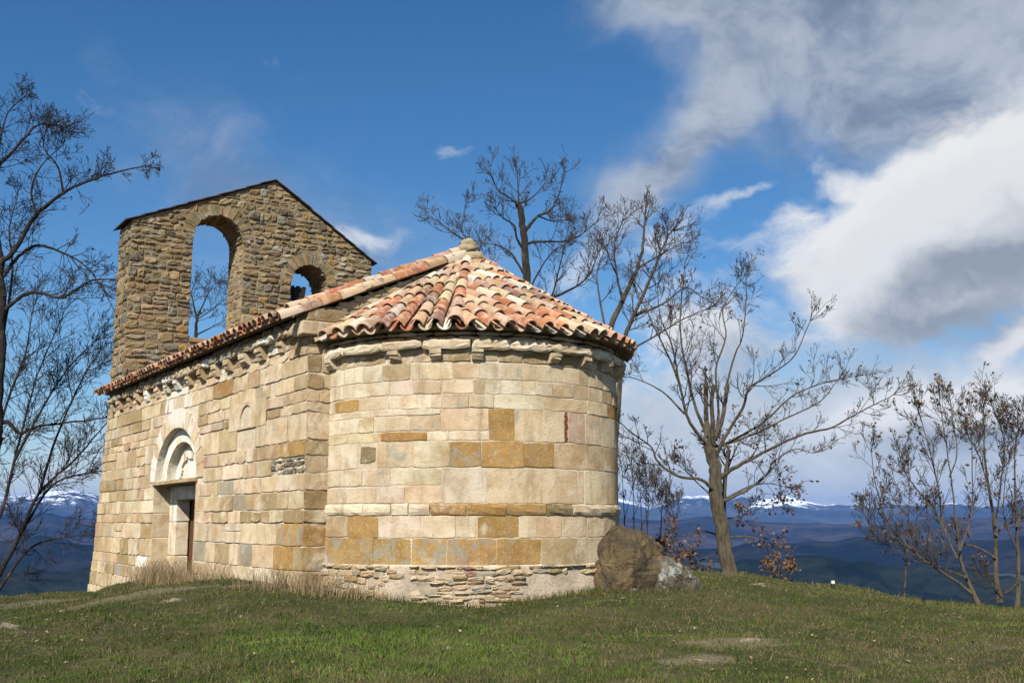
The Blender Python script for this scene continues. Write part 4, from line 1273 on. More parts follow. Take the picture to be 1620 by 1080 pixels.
def gable_core():
    mb = MB()
    ys = set([GY0, GY1, GAP])
    for op in OP:
        ys |= {op[0] + op[1] * cos(pi * k / 18) for k in range(19)}
    ys |= {GY0 + (GY1 - GY0) * k / 12 for k in range(13)}
    ys = sorted(ys)
    for xf, sgn in ((XW - 0.012, 1), (XE, -1)):
        for a, b in zip(ys, ys[1:]):
            m = (a + b) / 2
            segs = [(3.8, None)]
            done = False
            for op in OP:
                if abs(m - op[0]) < op[1]:
                    mb.quad((xf, a, 3.8), (xf, b, 3.8), (xf, b, op[4]), (xf, a, op[4]))
                    mb.quad((xf, a, op_head(op, a)), (xf, b, op_head(op, b)), (xf, b, gable_top(b)), (xf, a, gable_top(a)))
                    done = True
            if not done:
                mb.quad((xf, a, 3.8), (xf, b, 3.8), (xf, b, gable_top(b)), (xf, a, gable_top(a)))
    x0, x1 = XW - 0.012, XE
    mb.quad((x0, GY0 + .012, 3.8), (x1, GY0 + .012, 3.8), (x1, GY0 + .012, GZ0), (x0, GY0 + .012, GZ0))
    mb.quad((x0, GY1, 3.8), (x1, GY1, 3.8), (x1, GY1, GZ1), (x0, GY1, GZ1))
    mb.quad((x0, GY0, GZ0), (x1, GY0, GZ0), (x1, GAP, GZA), (x0, GAP, GZA))
    mb.quad((x0, GY1, GZ1), (x1, GY1, GZ1), (x1, GAP, GZA), (x0, GAP, GZA))
    for op in OP:
        y0, y1 = op[0] - op[1], op[0] + op[1]
        for y in (y0, y1):
            mb.quad((x0, y, op[4]), (x1, y, op[4]), (x1, y, op[2]), (x0, y, op[2]))
        mb.quad((x0, y0, op[4]), (x1, y0, op[4]), (x1, y1, op[4]), (x0, y1, op[4]))
        for k in range(18):
            a, b = pi * k / 18, pi * (k + 1) / 18
            p = lambda q, x: (x, op[0] + op[1] * cos(q), op[2] + op[3] * sin(q))
            mb.quad(p(a, x0), p(b, x0), p(b, x1), p(a, x1))
    return mb.build('bell_gable', M_RMORTAR, CH)


gable = gable_core()
RC = [(0.23, 0.185, 0.105), (0.29, 0.215, 0.105), (0.36, 0.265, 0.14), (0.40, 0.27, 0.105), (0.21, 0.20, 0.155), (0.27, 0.235, 0.155),
      (0.19, 0.15, 0.085), (0.43, 0.34, 0.21), (0.13, 0.11, 0.075), (0.33, 0.25, 0.13), (0.25, 0.20, 0.12)]
RC = [tuple(min(0.6, x * 1.02) for x in c_) for c_ in RC]
r3 = random.Random(21)


def gmap(u, v, d):
    return (XW + d, u, min(v, gable_top(u) - 0.02))


z = 4.9
row = 0
while z < GZA - 0.06:
    low = z < 7.0
    h = r3.uniform(0.17, 0.32) if low else r3.uniform(0.13, 0.27)
    zt = z + h
    zm = z + h / 2
    # limits from the gable slopes
    lo, hi = GY0, GY1
    if z > GZ0 - 0.08:
        lo = GY0 + (z + 0.08 - GZ0) / (GZA - GZ0) * (GAP - GY0)
    if z > GZ1 - 0.08:
        hi = GY1 - (z + 0.08 - GZ1) / (GZA - GZ1) * (GY1 - GAP)
    holes = []
    for op in OP:
        if zt < op[4] or z > op[2] + op[3] + 0.36:
            continue
        if zm <= op[2]:
            holes.append((op[0] - op[1], op[0] + op[1]))
        else:
            q = (zm - op[2]) / (op[3] + 0.34)
            if abs(q) < 1:
                hwid = (op[1] + 0.34) * sqrt(1 - q * q)
                holes.append((op[0] - hwid, op[0] + hwid))
    if hi - lo > 0.15:
        for a, b in spans(zm, lo, hi, holes):
            cuts = split_run(a, b, 0.34 if low else 0.25, r3, 0.09)
            for c0, c1 in zip(cuts, cuts[1:]):
                col = vary(r3.choice(RC), 0.16, r3)
                dz = r3.uniform(-0.03, 0.03)
                # a big stone now and then, or two thin ones on top of each other
                if h > 0.2 and r3.random() < 0.42:
                    mz = z + h * r3.uniform(0.4, 0.6)
                    for s0, s1 in ((z, mz), (mz, zt)):
                        stone('rubble_stone', gmap, c0, c1, s0, s1, vary(r3.choice(RC), 0.16, r3), gable, mat=M_RUBBLE, proud=r3.uniform(0.0, 0.05), gap=0.012, jit=0.022, inset=0.03, rough=0.014, seg=0.16)
                else:
                    stone('rubble_stone', gmap, c0, c1, z + dz * .4, zt + dz, col, gable, mat=M_RUBBLE, proud=r3.uniform(0.0, 0.055), gap=0.013, jit=0.026, inset=0.035, rough=0.016, seg=0.16)
    z = zt
    row += 1
# voussoirs round both openings and rough soffits
for op, nvs in ((OP[0], 27), (OP[1], 25)):
    for k in range(nvs):
        a0, a1 = pi * k / nvs, pi * (k + 1) / nvs
        f = lambda u, v, d, op=op: (XW + d, op[0] + (op[1] + v) * cos(u), op[2] + (op[3] + v) * sin(u))
        voussoir(f, a0, a1, -0.01 + r3.uniform(-.025, .015), 0.30 + r3.uniform(-.14, .06), vary(r3.choice(RC), 0.15, r3), gable, M_RUBBLE, r3.uniform(0.01, 0.05))
# stones of the jambs and the soffit, seen through the openings
for op in OP:
    for sgn in (1,):
        zz = op[4]
        while zz < op[2] - 0.05:
            h = r3.uniform(0.12, 0.28)
            xx = XW - 0.02
            while xx > XE + 0.1:
                w = r3.uniform(0.22, 0.45)
                mp = lambda u, v, d, op=op, sgn=sgn: (-u, op[0] + sgn * (op[1] - d), v)
                stone('jamb_stone', mp, -xx, min(-xx + w, -XE), zz, min(zz + h, op[2]), vary(r3.choice(RC[1:4] + RC[5:]), 0.15, r3), gable, mat=M_RUBBLE, proud=r3.uniform(0.0, 0.03), gap=0.012, jit=0.02, inset=0.03, rough=0.012, seg=0.2)
                xx -= w
            zz += h
    k = 0
    ang = 0.02
    while ang < pi - 0.02:
        da = r3.uniform(0.10, 0.18)
        xx = XW - 0.02
        while xx > XE + 0.1:
            w = r3.uniform(0.2, 0.5)
            mp = lambda u, v, d, op=op: (-u, op[0] + (op[1] - d) * cos(v / 0.6), op[2] + (op[3] - d) * sin(v / 0.6))
            stone('soffit_stone', mp, -xx, min(-xx + w, -XE), ang * 0.6, min(ang + da, pi) * 0.6, vary(r3.choice(RC), 0.15, r3), gable, mat=M_RUBBLE, proud=r3.uniform(0.0, 0.06), gap=0.008, jit=0.02, inset=0.02, rough=0.012, seg=0.25)
            xx -= w
        ang += da
# rough south end of the gable
zz = 4.75
while zz < GZ0 - 0.1:
    h = r3.uniform(0.16, 0.34)
    xx = XW
    while xx > XE + 0.08:
        w = r3.uniform(0.25, 0.6)
        stone('rubble_stone', south_map, max(xx - w, XE), xx, zz, min(zz + h, GZ0 - 0.03), vary(r3.choice(RC), 0.15, r3), gable, mat=M_RUBBLE, proud=r3.uniform(0, .045), gap=0.012, jit=0.022, inset=0.03, rough=0.014, seg=0.2)
        xx -= w
    zz += h
# thin slate coping, one slate after another up both slopes
def slates(ya, za, yb, zb):
    L = hypot(yb - ya, zb - za); n = int(L / 0.42)
    ty, tz = (yb - ya) / L, (zb - za) / L
    ny, nz = (-tz, ty) if ty > 0 else (tz, -ty)
    for k in range(n):
        s0, s1 = L * k / n - 0.04, L * (k + 1) / n + 0.03
        th0 = 0.012 + 0.022 * 1; 
        V = []
        for xx in (XW + 0.10 + r3.uniform(-.02, .02), XE - 0.10):
            for s, o in ((s0, 0.010), (s1, -0.012)):
                jz = r3.uniform(-.006, .006)
                py, pz = ya + ty * s, za + tz * s
                V.append((xx, py + ny * (0.03 + o), pz + nz * (0.03 + o) + jz))
                V.append((xx, py + ny * (0.052 + o), pz + nz * (0.052 + o) + jz))
        F = [(0, 1, 3, 2), (4, 6, 7, 5), (0, 4, 5, 1), (2, 3, 7, 6), (1, 5, 7, 3), (0, 2, 6, 4)]
        mesh_obj('coping_slate', V, F, M_SLATE, gable)


slates(GY0 - 0.12, GZ0 - 0.05, GAP, GZA)
slates(GY1 + 0.10, GZ1 - 0.06, GAP, GZA)
slab('sill_stone', XW - 0.9, XW + 0.06, OP[0][0] - 0.7, OP[0][0] + 0.2, OP[0][4], OP[0][4] + 0.12, M_RUBBLE, gable, RC[2], 0.02)


# --- clay tiles --------------------------------------------------------------------
def tile_mesh(name, r_low, r_up, L, th=0.016, n=7, arc=165):
    V = []; F = []
    for x, r in ((0.0, r_up), (L, r_low)):
        for rr in (r, r - th):
            for i in range(n + 1):
                a = radians(90 - arc / 2 + arc * i / n)
                V.append((x, rr * cos(a), rr * sin(a) - r * 0.30))
    m = n + 1
    for i in range(n):
        F.append((i, i + 1, 2 * m + i + 1, 2 * m + i))               # outer
        F.append((m + i + 1, m + i, 3 * m + i, 3 * m + i + 1))       # inner
        F.append((2 * m + i, 2 * m + i + 1, 3 * m + i + 1, 3 * m + i))  # lower end
    F.append((0, 2 * m, 3 * m, m)); F.append((n, m + n, 3 * m + n, 2 * m + n))
    me = bpy.data.meshes.new(name)
    me.from_pydata(V, [], F)
    me.update()
    me.shade_smooth()
    me.set_sharp_from_angle(angle=radians(40))
    me.materials.append(M_TILE)
    return me


TILES = [tile_mesh('roof_tile', 0.122 + 0.006 * k, 0.092 + 0.004 * k, 0.50) for k in (-1, 0, 1)]
TCOL = [(0.36, 0.135, 0.065), (0.41, 0.185, 0.085), (0.43, 0.265, 0.185), (0.58, 0.49, 0.37), (0.49, 0.365, 0.225), (0.40, 0.36, 0.30), (0.20, 0.11, 0.075), (0.45, 0.285, 0.16), (0.64, 0.57, 0.46)]
TW = [3.5, 3.5, 3, 2, 4, 1.6, 2, 4, 1.1]
r4 = random.Random(8)


def place_tile(name, pos, along, normal, parent, flip=False, s=1.0, col=None, me=None):
    along = along.normalized()
    y = normal.cross(along).normalized()
    nrm = along.cross(y).normalized()
    if flip:
        nrm = -nrm; y = -y
    M = Matrix((along * s, y * s, nrm * s)).transposed().to_4x4()
    M.translation = pos
    o = bpy.data.objects.new(name, me or r4.choice(TILES))
    COL.objects.link(o)
    o.parent = parent
    o.matrix_local = M @ Matrix.Rotation(radians(r4.gauss(0, 2.2)), 4, 'Z') @ Matrix.Rotation(radians(r4.gauss(0, 2.2)), 4, 'X') @ Matrix.Translation((r4.uniform(-.03, .03), 0, 0))
    o.color = (*vary(col or r4.choices(TCOL, TW)[0], 0.16, r4)[:3], 1)
    return o


# apse roof deck and its tiles
ER, EZ, AZP = 3.00, 4.20, 6.02
ap_roof = cyl_shell([(RA - 0.02, EZ + 0.05), (ER - 0.22, EZ + 0.06), (ER - 0.20, EZ + 0.09), (0.02, AZP - 0.06)], -95, 95, 60, 'apse_roof', M_CONCRETE, CH)


def zcone(r):
    return EZ + (AZP - EZ) * (1 - r / ER)


HIP = -35.0


def fan_dir(phi):
    if phi <= HIP:
        return HIP + (phi - HIP) * 0.66
    return float(np.interp(phi, [HIP, -29, -23, -17, -11, 7, 30, 60, 90], [HIP, -10, -3, 6, 11, 18, 36, 62, 90]))


def tile_column(phi, lift, flip, name, start=0.0):
    dl = radians(fan_dir(phi))
    dvec = Vector((cos(dl), sin(dl), 0))
    p = Vector((ER * cos(radians(phi)), ER * sin(radians(phi)), 0))
    s = start
    exp_len = 0.385
    k = 0
    while True:
        # lower end at run s, upper end 0.46 further up
        a = p - dvec * s
        b = p - dvec * (s + 0.43)
        ra, rb = a.length, b.length
        angb = degrees(atan2(b.y, b.x))
        mid = (a + b) / 2
        if rb < 0.12 or b.x < 0.06:
            break
        if phi > HIP + 0.1 and degrees(atan2(mid.y, mid.x)) < HIP + 1.0 and phi < 60:
            break
        if phi <= HIP and mid.length < 0.2:
            break
        A = Vector((a.x, a.y, zcone(ra))); B = Vector((b.x, b.y, zcone(rb)))
        al = A - B
        radial = Vector((mid.x, mid.y, 0)).normalized()
        nrm = (radial * (AZP - EZ) / ER + Vector((0, 0, 1))).normalized()
        k_in = min(1.0, 0.70 + 0.30 * (1 - s / 3.6)) if phi <= HIP else 1.0
        pos = B + nrm * lift - al.normalized() * 0.03
        al2 = al.normalized() + nrm * 0.045
        place_tile(name, pos, al2, nrm, ap_roof, flip, k_in * (1.0 if not flip else 0.95))
        s += exp_len * r4.uniform(0.96, 1.04)
        k += 1


pitch = 5.75
phis = []
a = HIP
while a > -90:
    phis.append(a); a -= pitch
a = HIP + pitch
while a < 88:
    phis.append(a); a += pitch
for phi in phis:
    tile_column(phi, 0.075, False, 'roof_tile')
    tile_column(phi + pitch / 2, 0.035, True, 'pan_tile')
tile_column(HIP, 0.13, False, 'roof_tile')
# mortar fillet against the gable and the lump at the apex
fil = []
ff = []
n = 30
for i in range(n + 1):
    q = i / n
    y = -3.02 + 2.85 * q
    zt = zcone(min(ER, abs(y))) + 0.02
    for dx, dz in ((0.0, 0.15), (0.05, 0.12), (0.10, 0.08), (0.16, 0.0)):
        j = 0.02 * noise.noise(Vector((i * 0.7, dx * 20, 3)))
        fil.append((dx + j, y, zt + dz + j))
for i in range(n):
    for j in range(3):
        p = i * 4 + j
        ff.append((p, p + 4, p + 5, p + 1))
mesh_obj('mortar_fillet', fil, ff, M_CONCRETE, ap_roof, True)


def lump(name, c, r, parent, mat, seed, sq=1.0, sub=3, amp=0.25, color=None):
    bm = bmesh.new()
    bmesh.ops.create_icosphere(bm, subdivisions=sub, radius=1.0)
    for v in bm.verts:
        p = v.co.copy()
        q = p * 1.2 + Vector((seed, seed * 2, 0))
        d = 1 + amp * noise.noise(q) + amp * 0.5 * noise.noise(q * 2.4)
        v.co = Vector((c[0] + p.x * r[0] * d, c[1] + p.y * r[1] * d, c[2] + p.z * r[2] * d))
    me = bpy.data.meshes.new(name)
    bm.to_mesh(me); bm.free()
    me.shade_smooth()
    me.materials.append(mat)
    o = bpy.data.objects.new(name, me)
    COL.objects.link(o)
    if parent:
        o.parent = parent
    if color:
        o.color = (*color, 1)
    return o


lump('apex_mortar', (0.14, 0.0, AZP + 0.03), (0.24, 0.20, 0.12), ap_roof, M_CONCRETE, 3.0)
lump('ridge_end', (0.0, -0.02, RIDGE + 0.08), (0.24, 0.15, 0.12), ap_roof, M_CONCRETE, 6.0, amp=0.55)

# nave roof
rf = MB()
SL = (RIDGE - EAVE_N) / 3.38
for sg in (-1, 1):
    a = [(0.10, sg * 3.34, EAVE_N - 0.02), (-13.9 if sg < 0 else -12.6, sg * 3.34, EAVE_N - 0.02), (-13.9 if sg < 0 else -12.6, 0, RIDGE - 0.05), (0.10, 0, RIDGE - 0.05)]
    if sg < 0:
        a = [(0.02, -3.20, EAVE_N + 0.02), (XW, -3.20, EAVE_N + 0.02), (XW, 0, RIDGE - 0.05), (0.02, 0, RIDGE - 0.05)]
    i = len(rf.v)
    rf.v += a + [(p[0], p[1], p[2] - 0.05) for p in a]
    rf.f += [(i, i + 1, i + 2, i + 3), (i + 7, i + 6, i + 5, i + 4), (i, i + 4, i + 5, i + 1), (i + 3, i + 7, i + 4, i)]
rf.box(XE - 0.02, XW, -3.20, -HW + 0.02, EAVE_N - 0.03, EAVE_N + 0.01)
nroof = rf.build('nave_roof', M_CONCRETE, CH)
up = Vector((0, SL, 1)).normalized()
dn = Vector((0, -1, -SL)).normalized()
nrm_s = Vector((0, -SL, 1)).normalized()
x = -13.85
while x < -0.30:
    q = Vector((x + r4.uniform(-.012, .012), -3.44 + r4.uniform(-.02, .02), EAVE_N - 0.06))
    place_tile('roof_tile', q - dn * 0.50 + nrm_s * 0.07, dn + nrm_s * 0.03, nrm_s, nroof, False, 0.98, r4.choices(TCOL[:3] + TCOL[6:8], [4, 4, 3, 3, 2])[0])
    q2 = Vector((x + 0.128, -3.42, EAVE_N - 0.05))
    place_tile('pan_tile', q2 - dn * 0.50 + nrm_s * 0.035, dn + nrm_s * 0.03, nrm_s, nroof, True, 0.95, r4.choices(TCOL[:3] + TCOL[6:8], [4, 4, 3, 3, 2])[0])
    x += 0.256
# the rest of the slopes, hidden from the valley side: one mesh of barrel rows
V = []; F = []
for sg in (-1, 1):
    x = -12.4
    while x < -0.35:
        for k in range(7):
            i = len(V)
            for s, rr in ((0.0, 0.10), (0.44, 0.125)):
                yy = sg * (3.38 - 0.42 - 0.40 * k - 0.44 + s)
                zz = EAVE_N + SL * (3.38 - abs(yy)) + 0.02 + 0.05 * s
                for j in range(5):
                    a = pi * j / 4
                    V.append((x + rr * cos(a), yy, zz + rr * sin(a) * 0.8))
            for j in range(4):
                F.append((i + j, i + j + 1, i + 6 + j, i + 5 + j))
        x += 0.256
bt = mesh_obj('barrel_tile_field', V, F, M_TILE, nroof, True, TCOL[1])
tag(bt, kind='stuff')
# verge tiles: two overlapping lines up the rake of the east gable
rk = Vector((0, 1, SL)).normalized()
for sg in (-1, 1):
    for line, (dx, dz, n0) in enumerate(((0.035, 0.02, 0.0), (-0.14, 0.105, 0.22))):
        s = n0
        while s < 3.72 - (0.05 if line else 0.2):
            base = Vector((dx, sg * (3.56 - s * cos(math.atan(SL))), 4.60 + s * sin(math.atan(SL)) + dz))
            al = Vector((0, sg * 1.0, -SL)).normalized()
            nr = Vector((0.55 if line == 0 else 0.1, sg * SL * 0.9, 1)).normalized()
            place_tile('verge_tile', base - al * 0.45, al + nr * 0.03, nr, nroof, False, 1.0, r4.choices(TCOL, [4, 4, 4, 3, 4, .5, .5, 4, 1])[0])
            s += 0.37 * r4.uniform(0.95, 1.05)

# ------------------------------------------------------------------ church bell
ce, cn = Vector((cos(-radians(56.8)), sin(-radians(56.8)), 0)), Vector((cos(radians(33.2)), sin(radians(33.2)), 0))


def cw(x, y, z):
    return Vector((-0.795, 19.20, 0)) + ce * x + cn * y + Vector((0, 0, z))


bell = empty('church_bell', cw(-13.0, 1.88, 7.25), -radians(56.8))
tag(bell, 'dark bell with wooden headstock hung in the small arch of the gable', 'bell')
prof = [(0.0, 0.44), (0.07, 0.44), (0.105, 0.40), (0.115, 0.30), (0.135, 0.18), (0.175, 0.08), (0.215, 0.02), (0.22, 0.0), (0.20, 0.0), (0.15, 0.10), (0.10, 0.30), (0.0, 0.38)]
V = []; F = []
nn = 20
for i in range(nn):
    a = 2 * pi * i / nn
    for r, z in prof:
        V.append((r * cos(a), r * sin(a), z))
m = len(prof)
for i in range(nn):
    k = (i + 1) % nn
    for j in range(m - 1):
        F.append((i * m + j, k * m + j, k * m + j + 1, i * m + j + 1))
mesh_obj('bell_cup', V, F, M_BRONZE, bell, True)
# headstock: splayed timber block with a notched top, bound with iron
V = []; F = []
cols = [-0.225, -0.14, -0.13, -0.05, -0.04, 0.05, 0.06, 0.14, 0.15, 0.235]
tops = [0.90, 0.92, 0.865, 0.875, 0.92, 0.905, 0.86, 0.865, 0.915, 0.90]
for xx in (-0.07, 0.07):
    for cy_, tz in zip(cols, tops):
        V.append((xx, cy_ * 0.74, 0.46)); V.append((xx, cy_, tz))
L = len(cols)
for i in range(L - 1):
    a = 2 * i
    F += [(a, a + 2, a + 3, a + 1), (2 * L + a, 2 * L + a + 1, 2 * L + a + 3, 2 * L + a + 2), (a + 1, a + 3, 2 * L + a + 3, 2 * L + a + 1), (a, 2 * L + a, 2 * L + a + 2, a + 2)]
F += [(0, 1, 2 * L + 1, 2 * L), (2 * L - 2, 4 * L - 2, 4 * L - 1, 2 * L - 1)]
mesh_obj('headstock', V, F, M_BLACKWOOD, bell)
for yy in (-0.10, 0.10):
    mb = MB(); mb.box(-0.085, 0.085, yy - 0.012, yy + 0.012, 0.42, 0.83); mb.build('iron_strap', M_IRON, bell)
mb = MB(); mb.box(-0.025, 0.025, -0.37, 0.79, 0.475, 0.525); mb.build('axle', M_IRON, bell)
mb = MB(); mb.box(-0.015, 0.015, -0.33, -0.30, 0.30, 0.70); mb.box(-0.012, 0.012, -0.34, -0.20, 0.62, 0.65); mb.build('bell_lever', M_IRON, bell)
# ------------------------------------------------------------------ boulders and stones
def make_boulder_mat(name, a, b, lich, rust):
    m, t, bs = material(name)
    v = t.coord('Object')
    n1 = t.noise(v, 2.2, 6, 0.6, 0.8)
    n2 = t.noise(v, 9.0, 8, 0.65)
    n3 = t.noise(t.vmath('ADD', v, (4, 1, 8)), 3.0, 7, 0.7, 0.4)
    n4 = t.noise(t.vmath('ADD', v, (8, 3, 1)), 1.8, 5, 0.6)
    c = t.mix(t.ss(n1, 0.38, 0.64), a, b)
    c = t.mix(t.ss(n2, 0.5, 0.72, 0, 0.65), c, (0.055, 0.048, 0.035))
    c = t.mix(t.ss(n4, 0.60, 0.72, 0, 0.7), c, rust)
    c = t.mix(t.ss(n3, lich, lich + 0.09, 0, 0.75), c, (0.40, 0.42, 0.38))
    t.put(bs.inputs['Base Color'], c)
    vo = t.n.new('ShaderNodeTexVoronoi')
    vo.feature = 'DISTANCE_TO_EDGE'
    vo.inputs['Scale'].default_value = 1.5
    t.put(vo.inputs['Vector'], t.vmath('ADD', t.vmath('MULTIPLY', v, (1.0, 1.0, 0.6)), t.vmath('SCALE', t.noise(v, 4.0, 5, 0.6, out=1), scale=0.45)))
    crack = t.ss(vo.outputs['Distance'], 0.0, 0.045)
    bed = t.noise(t.vmath('MULTIPLY', v, (5.0, 2.0, 1.2)), 2.5, 7, 0.7, 0.5)
    c = t.mix(t.ss(bed, 0.50, 0.64, 0, 0.6), c, (0.05, 0.04, 0.028))
    c = t.mix(crack, t.mix(0.40, c, (0.03, 0.025, 0.018)), c)
    t.put(bs.inputs['Base Color'], c)
    n6 = t.noise(v, 32.0, 6, 0.7)
    h = t.math('ADD', t.math('ADD', t.math('MULTIPLY', n1, 0.9), n2), t.math('ADD', t.math('MULTIPLY', crack, 0.3), t.math('ADD', t.math('MULTIPLY', n6, 0.5), t.math('MULTIPLY', bed, 0.8))))
    t.put(bs.inputs['Normal'], t.bump(h, 1.0, 0.09))
    return m


M_BOULDER = make_boulder_mat('brown_boulder', (0.17, 0.122, 0.062), (0.085, 0.066, 0.042), 0.60, (0.20, 0.085, 0.05))
M_BOULDER2 = make_boulder_mat('lichen_boulder', (0.15, 0.13, 0.09), (0.09, 0.075, 0.05), 0.52, (0.15, 0.11, 0.06))


def boulder(name, base, outline, depth, mat, seed, label, cat='boulder'):
    """rock built from a faceted outline (x, z) swept through its depth"""
    bm = bmesh.new()
    bmesh.ops.create_icosphere(bm, subdivisions=5, radius=1.0)
    R_ = []
    for x, z in outline:
        R_.append((atan2(z - 0.3, x), hypot(x, z - 0.3)))
    R_.sort()
    an = np.array([a for a, r in R_]); ra = np.array([r for a, r in R_])
    for v in bm.verts:
        p = v.co
        a = atan2(p.z, p.x)
        r = float(np.interp(a, an, ra, period=2 * pi))
        q = Vector((p.x * 1.3 + seed, p.y * 1.3, p.z * 1.3))
        # slanting strata, cracks and broken facets
        st = q.x * 0.9 - q.z * 0.55 + 0.35 * noise.noise(q * 1.7)
        cell = noise.voronoi(q * 1.3)[0]
        rid = sum((0.5 - abs(noise.noise(q * (1.4 * 2 ** k) + Vector((k * 3, 1, 5))))) / (1.8 ** k) for k in range(5))
        d = 0.93 + 0.15 * noise.noise(q * 1.1) + 0.13 * rid + 0.055 * abs(sin(st * 4.2)) - 0.35 * max(0, 0.16 - (cell[1] - cell[0]))
        k = hypot(p.x, p.z)
        v.co = Vector((p.x * r * d, p.y * depth * d, 0.3 + p.z * r * d))
    me = bpy.data.meshes.new(name)
    bm.to_mesh(me); bm.free()
    me.shade_smooth()
    me.set_sharp_from_angle(angle=radians(24))
    me.materials.append(mat)
    o = bpy.data.objects.new(name, me)
    COL.objects.link(o)
    o.location = base
    tag(o, label, cat)
    return o


boulder('boulder', (1.90, 17.75, gz(1.9, 17.4) - 0.02), [(-0.66, -0.1), (-0.64, 0.30), (-0.50, 0.72), (-0.26, 1.02), (-0.02, 1.04), (0.24, 0.90), (0.48, 0.72), (0.66, 0.46), (0.72, 0.15), (0.70, -0.1), (0, -0.3)],
        0.60, M_BOULDER, 2.3, 'large brown lichen spotted boulder leaning against the foot of the apse')
boulder('boulder', (2.56, 17.55, gz(2.6, 17.3) - 0.10), [(-0.46, -0.1), (-0.38, 0.36), (-0.20, 0.60), (0.05, 0.52), (0.28, 0.32), (0.48, 0.10), (0.50, -0.1), (0, -0.3)],
        0.36, M_BOULDER2, 7.9, 'smaller pale lichen covered rock at the right of the big boulder')

M_FLAT = make_boulder_mat('flat_rock', (0.30, 0.25, 0.18), (0.22, 0.18, 0.125), 0.62, (0.22, 0.17, 0.10))


def flat_rock(x, y, sx, sy, h, seed, label, name='rock_slab'):
    o = lump(name, (0, 0, 0), (sx, sy, h), None, M_FLAT, seed, sub=4, amp=0.75)
    o.location = (x, y, gz(x, y) + bumps(x, y) - h * 0.62)
    tag(o, label, 'rock')


flat_rock(2.78, 12.98, 0.17, 0.10, 0.045, 1.0, 'pale flat rock showing through the grass, upper of two at lower right')
flat_rock(2.05, 11.85, 0.15, 0.07, 0.04, 5.0, 'pale flat rock showing through the grass, lower of two at lower right')
flat_rock(-0.72, 12.75, 0.045, 0.035, 0.035, 2.0, 'small white stone in the grass below the middle of the apse', 'pebble')
flat_rock(-0.80, 12.90, 0.030, 0.025, 0.025, 3.0, 'tiny white stone just behind the small white stone below the apse', 'pebble')
flat_rock(-6.35, 14.2, 0.22, 0.16, 0.09, 9.0, 'pale rock in the grass at the left edge of the picture')
flat_rock(-5.2, 17.0, 0.24, 0.10, 0.07, 7.0, 'low stone on the bank left of the apse')
flat_rock(4.0, 17.9, 0.14, 0.10, 0.05, 8.0, 'pale stone in the grass near the foot of the leaning bare tree')

post = empty('marker_post', (5.72, 19.6, gz(5.72, 19.6)))
tag(post, 'tiny dark marker post with white head on the meadow crest', 'post')
mb = MB(); mb.box(-0.03, 0.03, -0.03, 0.03, -0.1, 0.09); mb.build('stake', M_IRON, post)
mb = MB(); mb.box(-0.026, 0.026, -0.026, 0.026, 0.09, 0.14); mb.build('white_head', M_WHITE, post)


# ------------------------------------------------------------------ trees
class Tubes:
    def __init__(self):
        self.V = []; self.F = []; self.n = 0

    def tube(self, pts, radii, sides):
        m = len(pts)
        P = np.array(pts, float)
        T = np.gradient(P, axis=0)
        T /= (np.linalg.norm(T, axis=1)[:, None] + 1e-9)
        ref = np.array([0.31, 0.87, 0.38])
        A = np.cross(T, ref); A /= (np.linalg.norm(A, axis=1)[:, None] + 1e-9)
        B = np.cross(T, A)
        an = np.arange(sides) * 2 * pi / sides
        R = np.array(radii, float)[:, None, None]
        ring = P[:, None, :] + R * (np.cos(an)[None, :, None] * A[:, None, :] + np.sin(an)[None, :, None] * B[:, None, :])
        self.V.append(ring.reshape(-1, 3))
        i = np.arange(m - 1)[:, None] * sides; j = np.arange(sides)[None, :]; k = (j + 1) % sides
        f = np.stack([i + j, i + k, i + sides + k, i + sides + j], axis=-1).reshape(-1, 4) + self.n
        self.F.append(f)
        self.n += m * sides

    def build(self, name, mat, parent):
        return np_mesh(name, np.concatenate(self.V), np.concatenate(self.F), mat, parent, True)


def catmull(pts, per=5):
    P = [np.array(p, float) for p in pts]
    P = [2 * P[0] - P[1]] + P + [2 * P[-1] - P[-2]]
    out = []
    for i in range(1, len(P) - 2):
        p0, p1, p2, p3 = P[i - 1:i + 3]
        for k in range(per):
            t_ = k / per
            out.append(0.5 * ((2 * p1) + (-p0 + p2) * t_ + (2 * p0 - 5 * p1 + 4 * p2 - p3) * t_ ** 2 + (-p0 + 3 * p1 - 3 * p2 + p3) * t_ ** 3))
    out.append(P[-2])
    return out


def grow(tb, rnd, p, d, L, r, lvl, up, wig, tips, minr):
    n = 5 if lvl <= 1 else 4
    pts = [p.copy()]; rad = [r]
    d = d / np.linalg.norm(d)
    dirs = [d]
    for i in range(n):
        d = d + np.array([rnd.gauss(0, wig), rnd.gauss(0, wig), rnd.gauss(0, wig) + up])
        d /= np.linalg.norm(d)
        p = p + d * L / n
        pts.append(p.copy()); dirs.append(d)
        rad.append(max(minr, r * (1 - 0.75 * (i + 1) / n)))
    tb.tube(pts, rad, 4 if lvl <= 1 else 3)
    tips.append((pts[-1], d))
    if lvl >= 3:
        return
    kids = {1: rnd.randint(4, 6), 2: rnd.randint(2, 4)}[lvl]
    for c in range(kids):
        f = rnd.uniform(0.2, 0.95)
        i = min(n - 1, int(f * n)); g = f * n - i
        q = pts[i] * (1 - g) + pts[i + 1] * g
        side = np.array([rnd.gauss(0, 1) for _ in range(3)])
        side -= dirs[i] * side.dot(dirs[i]); side /= np.linalg.norm(side)
        a = radians(rnd.uniform(28, 58))
        grow(tb, rnd, q, dirs[i] * cos(a) + side * sin(a), L * rnd.uniform(0.35, 0.62) * (1.1 - 0.4 * f), max(minr, r * 0.55), lvl + 1, up, wig, tips, minr)


